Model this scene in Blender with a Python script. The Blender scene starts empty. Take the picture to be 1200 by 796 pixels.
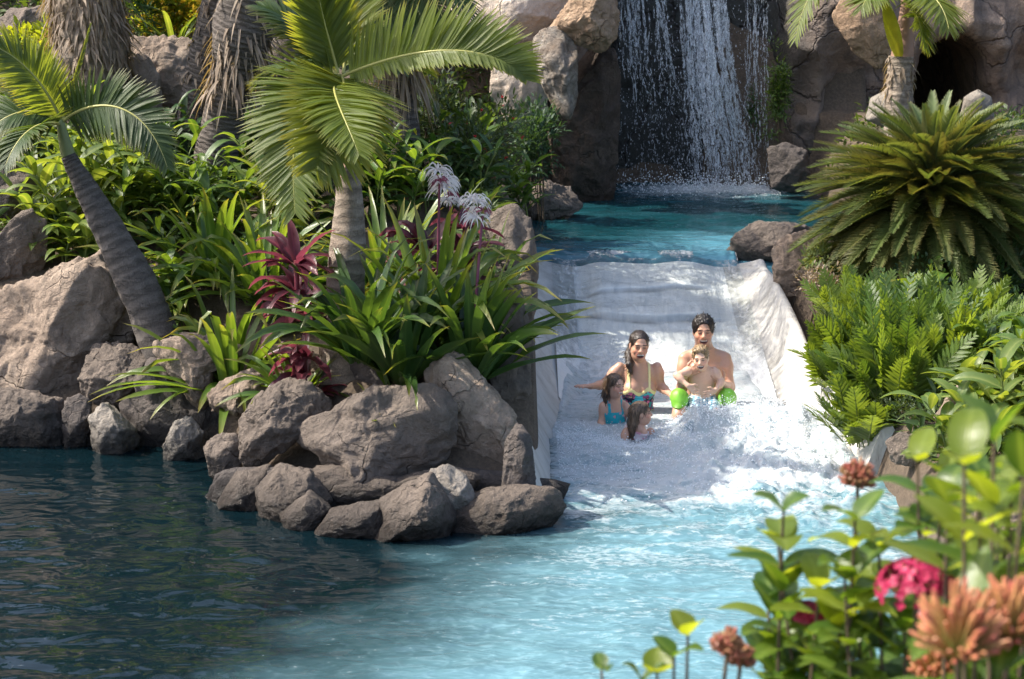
import bpy, bmesh, math, random
import numpy as np
from mathutils import Vector, Matrix

random.seed(5)
rng = np.random.default_rng(11)
PI = math.pi
C = bpy.context.scene.collection

# ------------------------------------------------------------------ camera model (photo pixels -> world)
CAM = np.array((0.0, 0.0, 3.6)); FPX = 2000.0; PITCH = math.radians(12.0)
_cp, _sp = math.cos(PITCH), math.sin(PITCH)
def ray(px, py):
    u = (px-600)/FPX; v = (398-py)/FPX
    return np.array((u, _cp+v*_sp, -_sp+v*_cp))
def W(px, py, Y):
    d = ray(px, py); return CAM + d*(Y/d[1])
def Wz(px, py, z):
    d = ray(px, py); return CAM + d*((z-CAM[2])/d[2])
def PXM(Y): return FPX/(Y*1.02)          # photo pixels per metre at distance Y

# ------------------------------------------------------------------ noise
def _hash(i, j, k, s):
    n = (i.astype(np.uint32)*np.uint32(73856093)) ^ (j.astype(np.uint32)*np.uint32(19349663)) ^ (k.astype(np.uint32)*np.uint32(83492791)) ^ np.uint32((s*2654435761) & 0xffffffff)
    n = (n ^ (n >> np.uint32(13)))*np.uint32(1274126177); n = (n ^ (n >> np.uint32(16)))*np.uint32(2246822519); n ^= n >> np.uint32(15)
    return n.astype(np.float64)/4294967295.0
def vnoise(P, s=0):
    P = np.asarray(P, float); f = np.floor(P); d = P-f; d = d*d*d*(d*(d*6-15)+10)
    i, j, k = (f[..., a].astype(np.int64) for a in range(3)); x, y, z = d[..., 0], d[..., 1], d[..., 2]
    def c(a, b, e): return _hash(i+a, j+b, k+e, s)
    a = c(0,0,0)*(1-x)+c(1,0,0)*x; b = c(0,1,0)*(1-x)+c(1,1,0)*x
    e = c(0,0,1)*(1-x)+c(1,0,1)*x; g = c(0,1,1)*(1-x)+c(1,1,1)*x
    return ((a*(1-y)+b*y)*(1-z)+(e*(1-y)+g*y)*z)*2-1
def fbm(P, oct=4, s=0, gain=.5):
    P = np.asarray(P, float); a = 1.0; t = 0; r = 0
    for o in range(oct):
        r = r+a*vnoise(P, s+o*17); t += a; a *= gain; P = P*2.03+13.7
    return r/t
def ridge(P, oct=3, s=0):
    P = np.asarray(P, float); a = 1.0; t = 0; r = 0
    for o in range(oct):
        r = r+a*(1-2*np.abs(vnoise(P, s+o*17))); t += a; a *= .5; P = P*2.1+7.3
    return r/t
def sst(a, b, x):
    t = np.clip((np.asarray(x, float)-a)/(b-a), 0, 1); return t*t*(3-2*t)
def nrm(v):
    v = np.asarray(v, float); return v/(np.linalg.norm(v, axis=-1, keepdims=True)+1e-12)

# ------------------------------------------------------------------ meshes: a piece = (verts, faces(n,3|4), attr(n,3)|None, material index)
def combine(pieces):
    V = []; F4 = []; F3 = []; A = []; m4 = []; m3 = []; o = 0
    for p in pieces:
        v, f, a, mi = p
        if len(v) == 0: continue
        V.append(v); A.append(np.zeros((len(v), 3)) if a is None else a)
        f = np.asarray(f)
        if len(f):
            if f.shape[1] == 4: F4.append(f+o); m4.append(np.full(len(f), mi))
            else: F3.append(f+o); m3.append(np.full(len(f), mi))
        o += len(v)
    V = np.concatenate(V); A = np.concatenate(A)
    F4 = np.concatenate(F4) if F4 else np.zeros((0, 4), int); F3 = np.concatenate(F3) if F3 else np.zeros((0, 3), int)
    mi = np.concatenate(m4+m3) if (m4 or m3) else np.zeros(0, int)
    return V, F4, F3, A, mi
def mesh(name, pieces, mats, smooth=True):
    V, F4, F3, A, mi = combine(pieces)
    me = bpy.data.meshes.new(name)
    me.vertices.add(len(V)); me.vertices.foreach_set('co', V.astype(np.float32).ravel())
    n = len(F4)*4+len(F3)*3
    me.loops.add(n); me.loops.foreach_set('vertex_index', np.concatenate([F4.ravel(), F3.ravel()]).astype(np.int32))
    me.polygons.add(len(F4)+len(F3))
    st = np.concatenate([np.arange(len(F4))*4, len(F4)*4+np.arange(len(F3))*3]).astype(np.int32)
    me.polygons.foreach_set('loop_start', st)
    me.polygons.foreach_set('material_index', mi.astype(np.int32))
    me.polygons.foreach_set('use_smooth', np.full(len(st), smooth))
    at = me.attributes.new('tint', 'FLOAT_COLOR', 'POINT')
    at.data.foreach_set('color', np.concatenate([A, np.ones((len(A), 1))], 1).astype(np.float32).ravel())
    for m in (mats if isinstance(mats, (list, tuple)) else [mats]): me.materials.append(m)
    me.update(calc_edges=True); me.validate()
    return me
def obj(name, pieces, mats, parent=None, loc=None, smooth=True):
    """link one mesh object; loc = world origin subtracted from the (world space) vertices"""
    if isinstance(pieces, tuple): pieces = [pieces]
    if parent is not None and loc is None: loc = np.array(parent.location)
    if loc is not None: pieces = [(np.asarray(p[0])-np.asarray(loc), p[1], p[2], p[3]) for p in pieces if len(p[0])]
    o = bpy.data.objects.new(name, mesh(name, pieces, mats, smooth)); C.objects.link(o)
    if parent is not None: o.parent = parent
    elif loc is not None: o.location = loc
    return o
def tag(o, label=None, cat=None, group=None, kind=None):
    if label: o['label'] = label
    if cat: o['category'] = cat
    if group: o['group'] = group
    if kind: o['kind'] = kind
    return o
def thing(name, loc, label, cat, group=None):
    o = bpy.data.objects.new(name, None); C.objects.link(o); o.location = loc; o.empty_display_size = .1
    return tag(o, label, cat, group)

# ------------------------------------------------------------------ shapes
def bez(pts, n):
    P = np.array(pts, float); t = np.linspace(0, 1, n)[:, None]
    L = [P[i][None].repeat(n, 0) for i in range(len(P))]
    while len(L) > 1: L = [L[i]*(1-t)+L[i+1]*t for i in range(len(L)-1)]
    return L[0]
def bpx(pts, n): return bez([W(*p) for p in pts], n)
def tangents(P):
    T = np.gradient(P, axis=0); return nrm(T)
def tube(P, R, sides=10, mi=0, tint=None, cap=True):
    P = np.asarray(P, float); n = len(P); R = np.broadcast_to(np.asarray(R, float), (n,))
    T = tangents(P); ref = np.array((0, 0, 1.)) if abs(T[0][2]) < .9 else np.array((1., 0, 0))
    S = [nrm(np.cross(T[0], ref))]
    for i in range(1, n): S.append(nrm(S[-1]-T[i]*np.dot(S[-1], T[i])))
    S = np.array(S); B = np.cross(T, S)
    a = np.arange(sides)*2*PI/sides
    V = (P[:, None]+R[:, None, None]*(np.cos(a)[None, :, None]*S[:, None]+np.sin(a)[None, :, None]*B[:, None])).reshape(-1, 3)
    i, j = np.meshgrid(np.arange(n-1), np.arange(sides), indexing='ij'); j2 = (j+1) % sides
    F = np.stack([i*sides+j, i*sides+j2, (i+1)*sides+j2, (i+1)*sides+j], -1).reshape(-1, 4)
    A = np.zeros((len(V), 3)); A[:, 1] = np.repeat(np.linspace(0, 1, n), sides)
    A[:, 0] = rng.random() if tint is None else tint
    if cap:
        V = np.concatenate([V, P[:1], P[-1:]]); A = np.concatenate([A, A[:1], A[-1:]]); c0, c1 = n*sides, n*sides+1
        jj = np.arange(sides); k = (jj+1) % sides
        F = np.concatenate([F, np.stack([k, jj, np.full(sides, c0), np.full(sides, c0)], -1)[:, [0, 1, 2, 2]][:0]])
        F3 = np.concatenate([np.stack([k, jj, np.full(sides, c0)], -1), np.stack([(n-1)*sides+jj, (n-1)*sides+k, np.full(sides, c1)], -1)])
        F3q = np.concatenate([F3, F3[:, 2:]], 1)
        return [(V, F, A, mi), (V, F3, A, mi)]
    return [(V, F, A, mi)]
PROF_LEAF = lambda t: np.sin(PI*np.clip(t, 0, 1)**.8)**.8
PROF_STRAP = lambda t: np.minimum(1, (t*6+.35))*np.clip((1-t)*2.2, 0, 1)**.7
PROF_NEEDLE = lambda t: np.minimum(1, t*8+.5)*np.clip((1-t)*1.6, 0, 1)**.8
def strips(B, D, U, L, Wd, droop=.5, nseg=5, prof=PROF_STRAP, fold=.25, tint=None, mi=0, curl=0.0, wave=0.0):
    """many leaves at once: base, direction, upper-face normal, length, width, gravity droop"""
    B = np.asarray(B, float).reshape(-1, 3); N = len(B)
    D = nrm(np.broadcast_to(np.asarray(D, float), (N, 3))); U = np.broadcast_to(np.asarray(U, float), (N, 3))
    bc = lambda x: np.broadcast_to(np.asarray(x, float), (N,))
    L, Wd, droop = bc(L), bc(Wd), bc(droop)
    tint = rng.random(N) if tint is None else bc(tint)
    P = B.copy(); pts = [P]; dirs = []
    for i in range(nseg+1):
        t = i/nseg
        d = nrm(D+droop[:, None]*(t**1.3)*np.array((0, 0, -1.))-curl*t*U)
        dirs.append(d)
        if i < nseg: P = P+d*(L/nseg)[:, None]; pts.append(P)
    pts = np.stack(pts, 1); dirs = np.stack(dirs, 1)
    S = nrm(np.cross(dirs, U[:, None, :]+1e-6)); Nn = np.cross(S, dirs)
    t = np.linspace(0, 1, nseg+1); w = (Wd[:, None]*.5*prof(t)[None])[..., None]
    wv = wave*np.sin(t*11+tint[:, None]*9)[..., None]*w
    Vv = np.stack([pts-S*w+Nn*(w*fold+wv), pts, pts+S*w+Nn*(w*fold-wv)], 2)      # N,nseg+1,3,3
    V = Vv.reshape(-1, 3)
    A = np.zeros((N, nseg+1, 3, 3)); A[..., 0] = tint[:, None, None]; A[..., 1] = t[None, :, None]; A[..., 2] = np.array((1., 0, 1.))[None, None]
    b = (np.arange(N)*(nseg+1)*3)[:, None]; i = (np.arange(nseg)*3)[None]
    q = b+i
    F = np.concatenate([np.stack([q, q+1, q+4, q+3], -1).reshape(-1, 4), np.stack([q+1, q+2, q+5, q+4], -1).reshape(-1, 4)])
    return (V, F, A.reshape(-1, 3), mi)
def grid_faces(nu, nv, off=0):
    i, j = np.meshgrid(np.arange(nu-1), np.arange(nv-1), indexing='ij')
    return (np.stack([i*nv+j, (i+1)*nv+j, (i+1)*nv+j+1, i*nv+j+1], -1).reshape(-1, 4)+off)
_ico = {}
def ico(sub):
    if sub not in _ico:
        bm = bmesh.new(); bmesh.ops.create_icosphere(bm, subdivisions=sub, radius=1)
        _ico[sub] = (np.array([v.co[:] for v in bm.verts]), np.array([[v.index for v in f.verts] for f in bm.faces])); bm.free()
    return _ico[sub]
def drops(P, r, sub=1, stretch=None, tint=None):
    v, f = ico(sub); n = len(P); r = np.broadcast_to(np.asarray(r, float), (n,))
    st = np.ones(3) if stretch is None else np.asarray(stretch, float)
    V = (P[:, None]+v[None]*st*r[:, None, None]).reshape(-1, 3)
    F = (f[None]+(np.arange(n)*len(v))[:, None, None]).reshape(-1, 3)
    A = np.zeros((len(V), 3)); A[:, 0] = np.repeat(rng.random(n) if tint is None else np.broadcast_to(tint, (n,)), len(v))
    return (V, F, A, 0)
def sphere_dirs(n):
    v = rng.normal(size=(n, 3)); return nrm(v)

# ------------------------------------------------------------------ materials
class Mat:
    def __init__(s, name):
        s.m = bpy.data.materials.new(name); s.m.use_nodes = True; s.t = s.m.node_tree; s.t.nodes.clear()
        s.out = s.t.nodes.new('ShaderNodeOutputMaterial'); s._c = {}
    def nd(s, typ, ins=None, **pr):
        n = s.t.nodes.new('ShaderNode'+typ)
        for k, v in pr.items(): setattr(n, k, v)
        for k, v in (ins or {}).items(): s.put(n.inputs[k], v)
        return n
    def put(s, sock, v):
        if isinstance(v, bpy.types.NodeSocket): s.t.links.new(v, sock)
        elif isinstance(v, bpy.types.Node): s.t.links.new(v.outputs[0], sock)
        else:
            if sock.type == 'RGBA' and len(v) == 3: v = (*v, 1)
            sock.default_value = v
    def co(s, k='Object'):
        if 'tc' not in s._c: s._c['tc'] = s.nd('TexCoord')
        return s._c['tc'].outputs[k]
    def geo(s, k):
        if 'g' not in s._c: s._c['g'] = s.nd('NewGeometry')
        return s._c['g'].outputs[k]
    def attr(s, i=None):
        if 'a' not in s._c:
            a = s.nd('Attribute', attribute_name='tint'); s._c['a'] = a; s._c['s'] = s.nd('SeparateColor', {0: a.outputs['Color']})
        return s._c['a'].outputs['Color'] if i is None else s._c['s'].outputs[i]
    def rnd(s):
        return s.nd('ObjectInfo').outputs['Random']
    def map(s, v, scale=(1, 1, 1), loc=(0, 0, 0)): return s.nd('Mapping', {'Vector': v, 'Scale': scale, 'Location': loc}).outputs[0]
    def noise(s, sc, det=4, rough=.55, v=None, dist=0.0): return s.nd('TexNoise', {'Vector': v or s.co(), 'Scale': sc, 'Detail': det, 'Roughness': rough, 'Distortion': dist}).outputs[0]
    def voro(s, sc, v=None, feature='DISTANCE_TO_EDGE', rnd=1.0):
        return s.nd('TexVoronoi', {'Vector': v or s.co(), 'Scale': sc, 'Randomness': rnd}, feature=feature).outputs['Distance']
    def ramp(s, f, st):
        r = s.nd('ValToRGB', {0: f}); e = r.color_ramp.elements
        while len(e) < len(st): e.new(.5)
        for el, (p, c) in zip(e, st): el.position = p; el.color = (*c, 1) if not isinstance(c, (int, float)) else (c, c, c, 1)
        return r.outputs[0]
    def mix(s, f, a, b, bt='MIX'):
        n = s.nd('Mix', data_type='RGBA', blend_type=bt); s.put(n.inputs[0], f); s.put(n.inputs[6], a); s.put(n.inputs[7], b); return n.outputs[2]
    def ma(s, op, a, b=0.0, clamp=False): return s.nd('Math', {0: a, 1: b}, operation=op, use_clamp=clamp).outputs[0]
    def bump(s, h, st=.5, d=.02, n=None):
        i = {'Height': h, 'Strength': st, 'Distance': d}
        if n: i['Normal'] = n
        return s.nd('Bump', i).outputs[0]
    def bsdf(s, col, rough=.6, normal=None, **kw):
        i = {'Base Color': col, 'Roughness': rough}
        if normal: i['Normal'] = normal
        for k, v in kw.items(): i[k.replace('_', ' ')] = v
        return s.nd('BsdfPrincipled', i).outputs[0]
    def mixs(s, f, a, b): return s.nd('MixShader', {0: f, 1: a, 2: b}).outputs[0]
    def end(s, sh):
        s.t.links.new(sh, s.out.inputs['Surface']); return s.m

def leaf_mat(name, a, b, tip=None, tipk=6.0, tipamt=.8, rib=None, trans=.35, tcol=None, rough=.38, nsc=9.0, spec=.5, vein=0.0):
    m = Mat(name)
    col = m.mix(m.attr(0), a, b)
    n = m.noise(nsc, 3)
    col = m.mix(m.ramp(n, [(.3, 0.0), (.7, .55)]), col, tuple(x*.62 for x in a))
    if rib is not None: col = m.mix(m.ma('MULTIPLY', m.ma('POWER', m.ma('SUBTRACT', 1.0, m.attr(2)), 5.0), .75), col, rib)
    if tip is not None: col = m.mix(m.ma('MULTIPLY', m.ma('POWER', m.attr(1), tipk), tipamt), col, tip)
    br = m.noise(2.3, 3); col = m.mix(m.ramp(br, [(.66, 0.0), (.8, .5)]), col, (.22, .16, .05))
    h = m.ma('MULTIPLY', m.ma('SINE', m.ma('MULTIPLY', m.attr(2), 40.0)), .5)
    p = m.bsdf(col, rough, m.bump(m.ma('ADD', h, n), .25, .004), Specular_IOR_Level=spec)
    tc = m.mix(.5, col, tcol) if tcol else m.mix(.65, col, m.mix(1.0, col, (4.2, 3.5, .8), 'MULTIPLY'))
    tr = m.nd('BsdfTranslucent', {'Color': tc}).outputs[0]
    return m.end(m.mixs(trans, p, tr))

def rock_mat(name, c1, c2, c3, wet=True, crack=.8, sc=1.0, spots=.5, bumpd=.05):
    m = Mat(name); v = m.co('Object')
    off = m.nd('VectorMath', {0: v, 1: m.nd('CombineXYZ', {0: m.ma('MULTIPLY', m.rnd(), 37.0), 1: m.ma('MULTIPLY', m.rnd(), 11.0), 2: 0.0}).outputs[0]}, operation='ADD').outputs[0]
    big = m.noise(1.6*sc, 6, .6, off, .6); mid = m.noise(7*sc, 7, .68, off, .3); fine = m.noise(42*sc, 5, .72, off)
    col = m.mix(m.ramp(big, [(.32, 0.0), (.66, 1.0)]), c1, c2)
    col = m.mix(m.ramp(mid, [(.42, 0.0), (.72, .85)]), col, c3)
    warp = m.nd('VectorMath', {0: off, 1: m.nd('VectorMath', {0: m.nd('TexNoise', {'Vector': off, 'Scale': 2.2*sc, 'Detail': 4.0}).outputs[1], 3: .55}, operation='SCALE').outputs[0]}, operation='ADD').outputs[0]
    ed = m.voro(1.9*sc, warp); ck = m.ramp(ed, [(0.0, 1.0), (.016, .0)])
    ckm = m.ma('MULTIPLY', ck, m.ramp(big, [(.5, 0.0), (.62, crack)]))
    col = m.mix(ckm, col, tuple(x*.3 for x in c1))
    pit = m.ramp(m.noise(75*sc, 3, .6, off), [(.60, 0.0), (.72, spots)])
    col = m.mix(pit, col, tuple(x*.42 for x in c1))
    lich = m.ramp(m.noise(5.5*sc, 5, .7, off, .8), [(.62, 0.0), (.70, .5)])
    col = m.mix(lich, col, tuple(min(.62, x*1.35+.03) for x in c2))
    col = m.mix(m.ramp(fine, [(.3, .32), (.62, 0.0)]), col, tuple(x*.5 for x in c1))
    col = m.mix(m.ma('MULTIPLY', m.rnd(), .35), col, c3)
    rough = .9
    if wet:
        z = m.nd('SeparateXYZ', {0: m.geo('Position')}).outputs[2]
        zz = m.ma('ADD', z, m.ma('MULTIPLY', m.ma('SUBTRACT', mid, .5), .22))
        w = m.ramp(m.ma('ADD', m.ma('MULTIPLY', zz, 1.15), .3), [(.38, 1.0), (.62, 0.0)])
        col = m.mix(w, col, m.mix(1.0, col, (.27, .27, .27), 'MULTIPLY'))
        rough = m.ma('SUBTRACT', .9, m.ma('MULTIPLY', w, .62))
    h = m.ma('ADD', m.ma('ADD', m.ma('MULTIPLY', mid, 1.2), m.ma('MULTIPLY', fine, .28)), m.ma('MULTIPLY', ckm, -.9))
    h = m.ma('ADD', h, m.ma('MULTIPLY', pit, -.18))
    return m.end(m.bsdf(col, rough, m.bump(m.ma('ADD', m.ma('MULTIPLY', m.noise(14*sc, 6, .7, off, .5), 1.0), h), 1.0, bumpd), Specular_IOR_Level=.3))

MR = {
 'grey': rock_mat('rock_grey', (.17,.138,.114), (.285,.232,.19), (.098,.082,.071)),
 'tan': rock_mat('rock_tan', (.33,.25,.19), (.46,.365,.285), (.185,.142,.112)),
 'pale': rock_mat('rock_pale', (.30,.265,.225), (.42,.38,.335), (.21,.185,.16)),
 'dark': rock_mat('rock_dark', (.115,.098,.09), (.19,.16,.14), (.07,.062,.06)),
 'orange': rock_mat('rock_orange', (.35,.235,.15), (.46,.335,.235), (.22,.15,.10), wet=False, sc=.8),
 'pink': rock_mat('rock_pink', (.56,.46,.37), (.68,.59,.50), (.43,.34,.27), wet=False, sc=.6),
 'streak': rock_mat('rock_streaked', (.25,.175,.115), (.56,.52,.46), (.08,.062,.052), wet=False, sc=1.5, crack=.9),
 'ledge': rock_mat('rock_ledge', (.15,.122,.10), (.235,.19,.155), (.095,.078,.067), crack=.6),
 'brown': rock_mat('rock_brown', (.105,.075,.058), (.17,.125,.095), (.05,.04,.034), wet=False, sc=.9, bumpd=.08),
 'cliff': rock_mat('rock_cliff', (.21,.15,.115), (.34,.25,.19), (.10,.075,.065), wet=False, sc=.75, bumpd=.09),
}
# ------------------------------------------------------------------ camera, light, sky
S = bpy.context.scene
cd = bpy.data.cameras.new('camera'); cam = bpy.data.objects.new('camera', cd); C.objects.link(cam)
cam.location = CAM; cam.rotation_euler = (PI/2-PITCH, 0, 0); cd.sensor_width = 36; cd.lens = 60; cd.clip_end = 2000; cd.clip_start = .05
cd.dof.use_dof = True; cd.dof.focus_distance = 13.8; cd.dof.aperture_fstop = 5.0
S.camera = cam
SUN = nrm(np.array((-.665, .02, .746)))
w = bpy.data.worlds.new('World'); S.world = w; w.use_nodes = True
nt = w.node_tree; sky = nt.nodes.new('ShaderNodeTexSky'); sky.sky_type = 'NISHITA'; sky.sun_disc = False
sky.sun_elevation = math.asin(SUN[2]); sky.air_density = .9; sky.dust_density = 3.0; sky.ozone_density = .6; sky.sun_rotation = math.atan2(SUN[0], SUN[1])
bg = nt.nodes['Background']; bg.inputs[1].default_value = .15; nt.links.new(sky.outputs[0], bg.inputs[0])
sd = bpy.data.lights.new('sun', 'SUN'); sd.energy = 3.3; sd.angle = math.radians(.53); sd.color = (1, .93, .82)
so = bpy.data.objects.new('sun', sd); C.objects.link(so); so.location = (-10, 0, 15); so.rotation_euler = Vector(SUN).to_track_quat('Z', 'Y').to_euler()
S.view_settings.view_transform = 'Standard'; S.view_settings.look = 'None'; S.view_settings.exposure = 1.32; S.view_settings.gamma = 1
S.render.engine = 'CYCLES'; cy = S.cycles
cy.use_denoising = True
try: cy.denoiser = 'OPENIMAGEDENOISE'
except Exception: pass
cy.max_bounces = 7; cy.diffuse_bounces = 3; cy.glossy_bounces = 3; cy.transmission_bounces = 5; cy.transparent_max_bounces = 8; cy.caustics_reflective = False; cy.caustics_refractive = False
cy.sample_clamp_indirect = 6

# ------------------------------------------------------------------ terrain
ZU = 0.86                                        # level of the upper pool
SHX = [-14, -4.4, -2.9, -2.4, -2.1, -1.75, -1.2, -.3, .12, .32]
SHY = [13.3, 13.3, 13.3, 13.0, 12.5, 11.75, 11.25, 11.15, 11.35, 11.9]
def bed_z(x, y):
    """chute floor across and along"""
    c = np.interp(y, [10.5, 13.0, 14.0, 14.9, 16.9, 17.35, 17.75, 18.3], [-.75, -.45, -.24, .02, .66, .79, .80, .55])
    l = np.clip((.64-x)/.48, 0, 1.05); r = np.clip((x-2.12)/.36, 0, 1.05)
    hl = np.interp(y, [10.7, 11.2, 12, 14, 16, 17.2, 18], [.55, .88, .85, .60, .35, .08, .0]); hr = np.interp(y, [11, 12.4, 14, 15, 16.3, 17.0, 18], [1.05, .80, .62, .48, .26, .05, .0])
    return c+hl*l**1.25+hr*r**2.2
def ground_z(x, y):
    x = np.asarray(x, float); y = np.asarray(y, float)
    dl = y-np.interp(x, SHX, SHY)
    zl = np.interp(y, [11.2, 12.3, 13.3, 14.4, 18.2, 20, 22, 24], [.42, .70, .85, 1.15, 2.05, 2.5, 4.3, 5.6])
    zl = np.where(y > 14.5, np.minimum(zl, 1.05+np.clip(.25-x, 0, 9)*.75+np.clip(y-21, 0, 3)*2), zl)
    L = -.95+(zl+.95)*(.66*sst(-.45, .15, dl)+.34*sst(.05, 1.0, dl))
    dr = x-2.62
    Rb = np.interp(y, [4, 9, 12, 14, 16, 19.5, 22.6, 24, 26], [.25, .32, .38, .6, 1.05, 1.7, 1.8, 4.2, 5.4])+.05*np.clip(x-3, 0, 6)
    Rb = np.where(y > 16.5, np.minimum(Rb, 1.0+np.clip(x-3.6, 0, 9)*1.0+np.clip(y-22.3, 0, 3)*2), Rb)
    Rr = -.95+(Rb+.95)*sst(-.25, .25, dr)
    ch = np.where(y < 17.5, bed_z(x, y)-.25, .2)
    h = np.where(x < .2, L, np.where(x > 2.37, Rr, ch))
    # soften across the chute edges
    up = sst(16.9, 17.7, y)*(1-sst(21.9, 22.6, y))
    inu = sst(.02, .2, x-np.interp(y, [17.5, 20, 21, 22.2], [.15, .2, .75, 1.1]))*(1-sst(3.7, 4.1, x))
    h = np.where(up*inu > 0, h*(1-up*inu)+.2*up*inu, h)
    bk = sst(22.6, 24.4, y); bk = np.where((x > 4.7) & (x < 6.9), sst(26.5, 27.5, y), bk); h = np.where((x > 4.7) & (x < 6.9) & (y > 20), np.minimum(h, 1.75), h); h = h*(1-bk)+5.3*bk
    low = (y < 11.0) & (x <= 2.37); h = np.where(low & (h > -.6) & (x > .2), -.95, h)
    near = 1-sst(4.2, 4.9, y); h = h*(1-near)+1.5*near
    return h
def soil_mat():
    m = Mat('soil'); n = m.noise(1.1, 6, .65); f = m.noise(30, 5, .7)
    col = m.mix(n, (.045,.032,.022), (.115,.085,.06)); col = m.mix(m.ramp(f, [(.4, 0.0), (.7, .7)]), col, (.17,.125,.085))
    return m.end(m.bsdf(col, .95, m.bump(m.ma('ADD', n, m.ma('MULTIPLY', f, .5)), .9, .06)))
gx = np.concatenate([[-900, -300, -100, -40, -20], np.linspace(-14, -5, 46)[:-1], np.linspace(-5, 5.5, 176), np.linspace(5.5, 16, 40)[1:], [22, 40, 100, 300, 900]])
gy = np.concatenate([[-900, -300, -100, -30, -8], np.linspace(0, 10.5, 60), np.linspace(10.5, 25, 240)[1:], [26, 28, 32, 40, 60, 120, 400, 1200]])
GX, GY = np.meshgrid(gx, gy, indexing='ij')
gz = ground_z(GX, GY); P = np.stack([GX, GY, gz*0], -1)
gz = gz+.06*fbm(P*1.7, 4, 3)*((GX > -14) & (GX < 16) & (GY > 0) & (GY < 26))
tag(obj('ground', (np.stack([GX, GY, gz], -1).reshape(-1, 3), grid_faces(len(gx), len(gy)), None, 0), soil_mat()), kind='structure')
def GZ(x, y): return float(ground_z(np.array([x]), np.array([y]))[0])

# ------------------------------------------------------------------ cliff with the waterfall alcove and the cave
def cliff():
    xs = np.arange(-13, 13.01, .05); zs = np.arange(-.2, 5.6, .045)
    X, Z = np.meshgrid(xs, zs, indexing='ij'); P = np.stack([X, X*0, Z], -1)
    big = fbm(P*.55, 3, 41); mid = ridge(P*np.array((1.1, 1, .9)), 3, 51)
    cell = fbm(P*1.6, 2, 61)
    y = 22.75-.45*big-.28*mid-.16*np.round(cell*4)/4+.22*(Z-1.5)*.5
    al = sst(1.05, 1.35, X)*(1-sst(3.35, 3.7, X))*(1-.4*sst(3.3, 4.0, Z))
    y = y*(1-al)+(23.15-.16*mid-.1*big)*al
    left = 1-sst(.95, 1.2, X+.12*np.sin(Z*3)); y = y-left*(.75+.25*sst(2.0, 2.7, Z))
    # right side: bulging brow above the cave
    rt = sst(3.6, 4.1, X); y = y-rt*.35*sst(2.3, 3.0, Z)
    cx, cz = 5.72, 1.55
    wob = .12*fbm(P*1.8, 2, 71)
    r = np.sqrt(((X-cx-.12*(Z-1.5))/.62)**2+(np.maximum(Z-cz, 0)/1.22)**2)+wob
    cave = 1-sst(.86, 1.04, r); y = y+cave*3.4-.28*np.exp(-((r-1.25)/.3)**2)*rt
    V = np.stack([X+.05*mid, y, Z], -1)
    # carry the top edge back so the cliff has depth
    top = V[:, -1:].copy(); bk = [V]
    for dy, dz in ((.5, .12), (1.4, .2), (3.0, .15)):
        t = top.copy(); t[..., 1] = np.maximum(t[..., 1], 22.5)+dy; t[..., 2] += dz; bk.append(t)
    V = np.concatenate(bk, 1)
    return (V.reshape(-1, 3), grid_faces(V.shape[0], V.shape[1]), None, 0)
def cliff_mat():
    m = Mat('cliff_rock'); v = m.co()
    big = m.noise(.7, 6, .6, v, .5); mid = m.noise(4.2, 8, .68, v, .4); fine = m.noise(28, 5, .7, v)
    st = m.noise(1.0, 5, .6, m.map(v, (5, 5, .55)), .6)
    col = m.mix(m.ramp(big, [(.35, 0.0), (.65, 1.0)]), (.235,.165,.125), (.40,.30,.225))
    col = m.mix(m.ramp(mid, [(.4, 0.0), (.7, .8)]), col, (.145,.105,.085))
    col = m.mix(m.ramp(st, [(.5, 0.0), (.68, .7)]), col, (.10,.085,.08))
    col = m.mix(m.ramp(fine, [(.3, .4), (.6, 0.0)]), col, (.06,.045,.04))
    xyz = m.nd('SeparateXYZ', {0: m.geo('Position')}); x = xyz.outputs[0]
    xx = m.ma('ADD', x, m.ma('MULTIPLY', m.ma('SUBTRACT', mid, .5), .7))
    # wet, algae-stained rock behind the falls
    wet = m.ma('MULTIPLY', m.ramp(m.ma('SUBTRACT', xx, .8), [(.15, 0.0), (.5, 1.0)]), m.ramp(m.ma('MULTIPLY', m.ma('SUBTRACT', xx, 3.2), .8), [(.2, 1.0), (.9, 0.0)]))
    col = m.mix(wet, col, m.mix(mid, (.018,.018,.018), (.045,.046,.036)))
    rough = m.ma('SUBTRACT', .9, m.ma('MULTIPLY', wet, .55))
    ed = m.ramp(m.voro(1.1, m.nd('VectorMath', {0: v, 1: m.nd('TexNoise', {'Vector': v, 'Scale': 1.5, 'Detail': 5.0}).outputs[1]}, operation='ADD').outputs[0]), [(0.0, 1.0), (.03, 0.0)])
    h = m.ma('SUBTRACT', m.ma('ADD', mid, m.ma('MULTIPLY', fine, .3)), m.ma('MULTIPLY', ed, .5))
    return m.end(m.bsdf(m.mix(m.ma('MULTIPLY', ed, .6), col, (.04,.03,.03)), rough, m.bump(h, .9, .1)))
tag(obj('cliff', cliff(), cliff_mat()), kind='structure')

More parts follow.
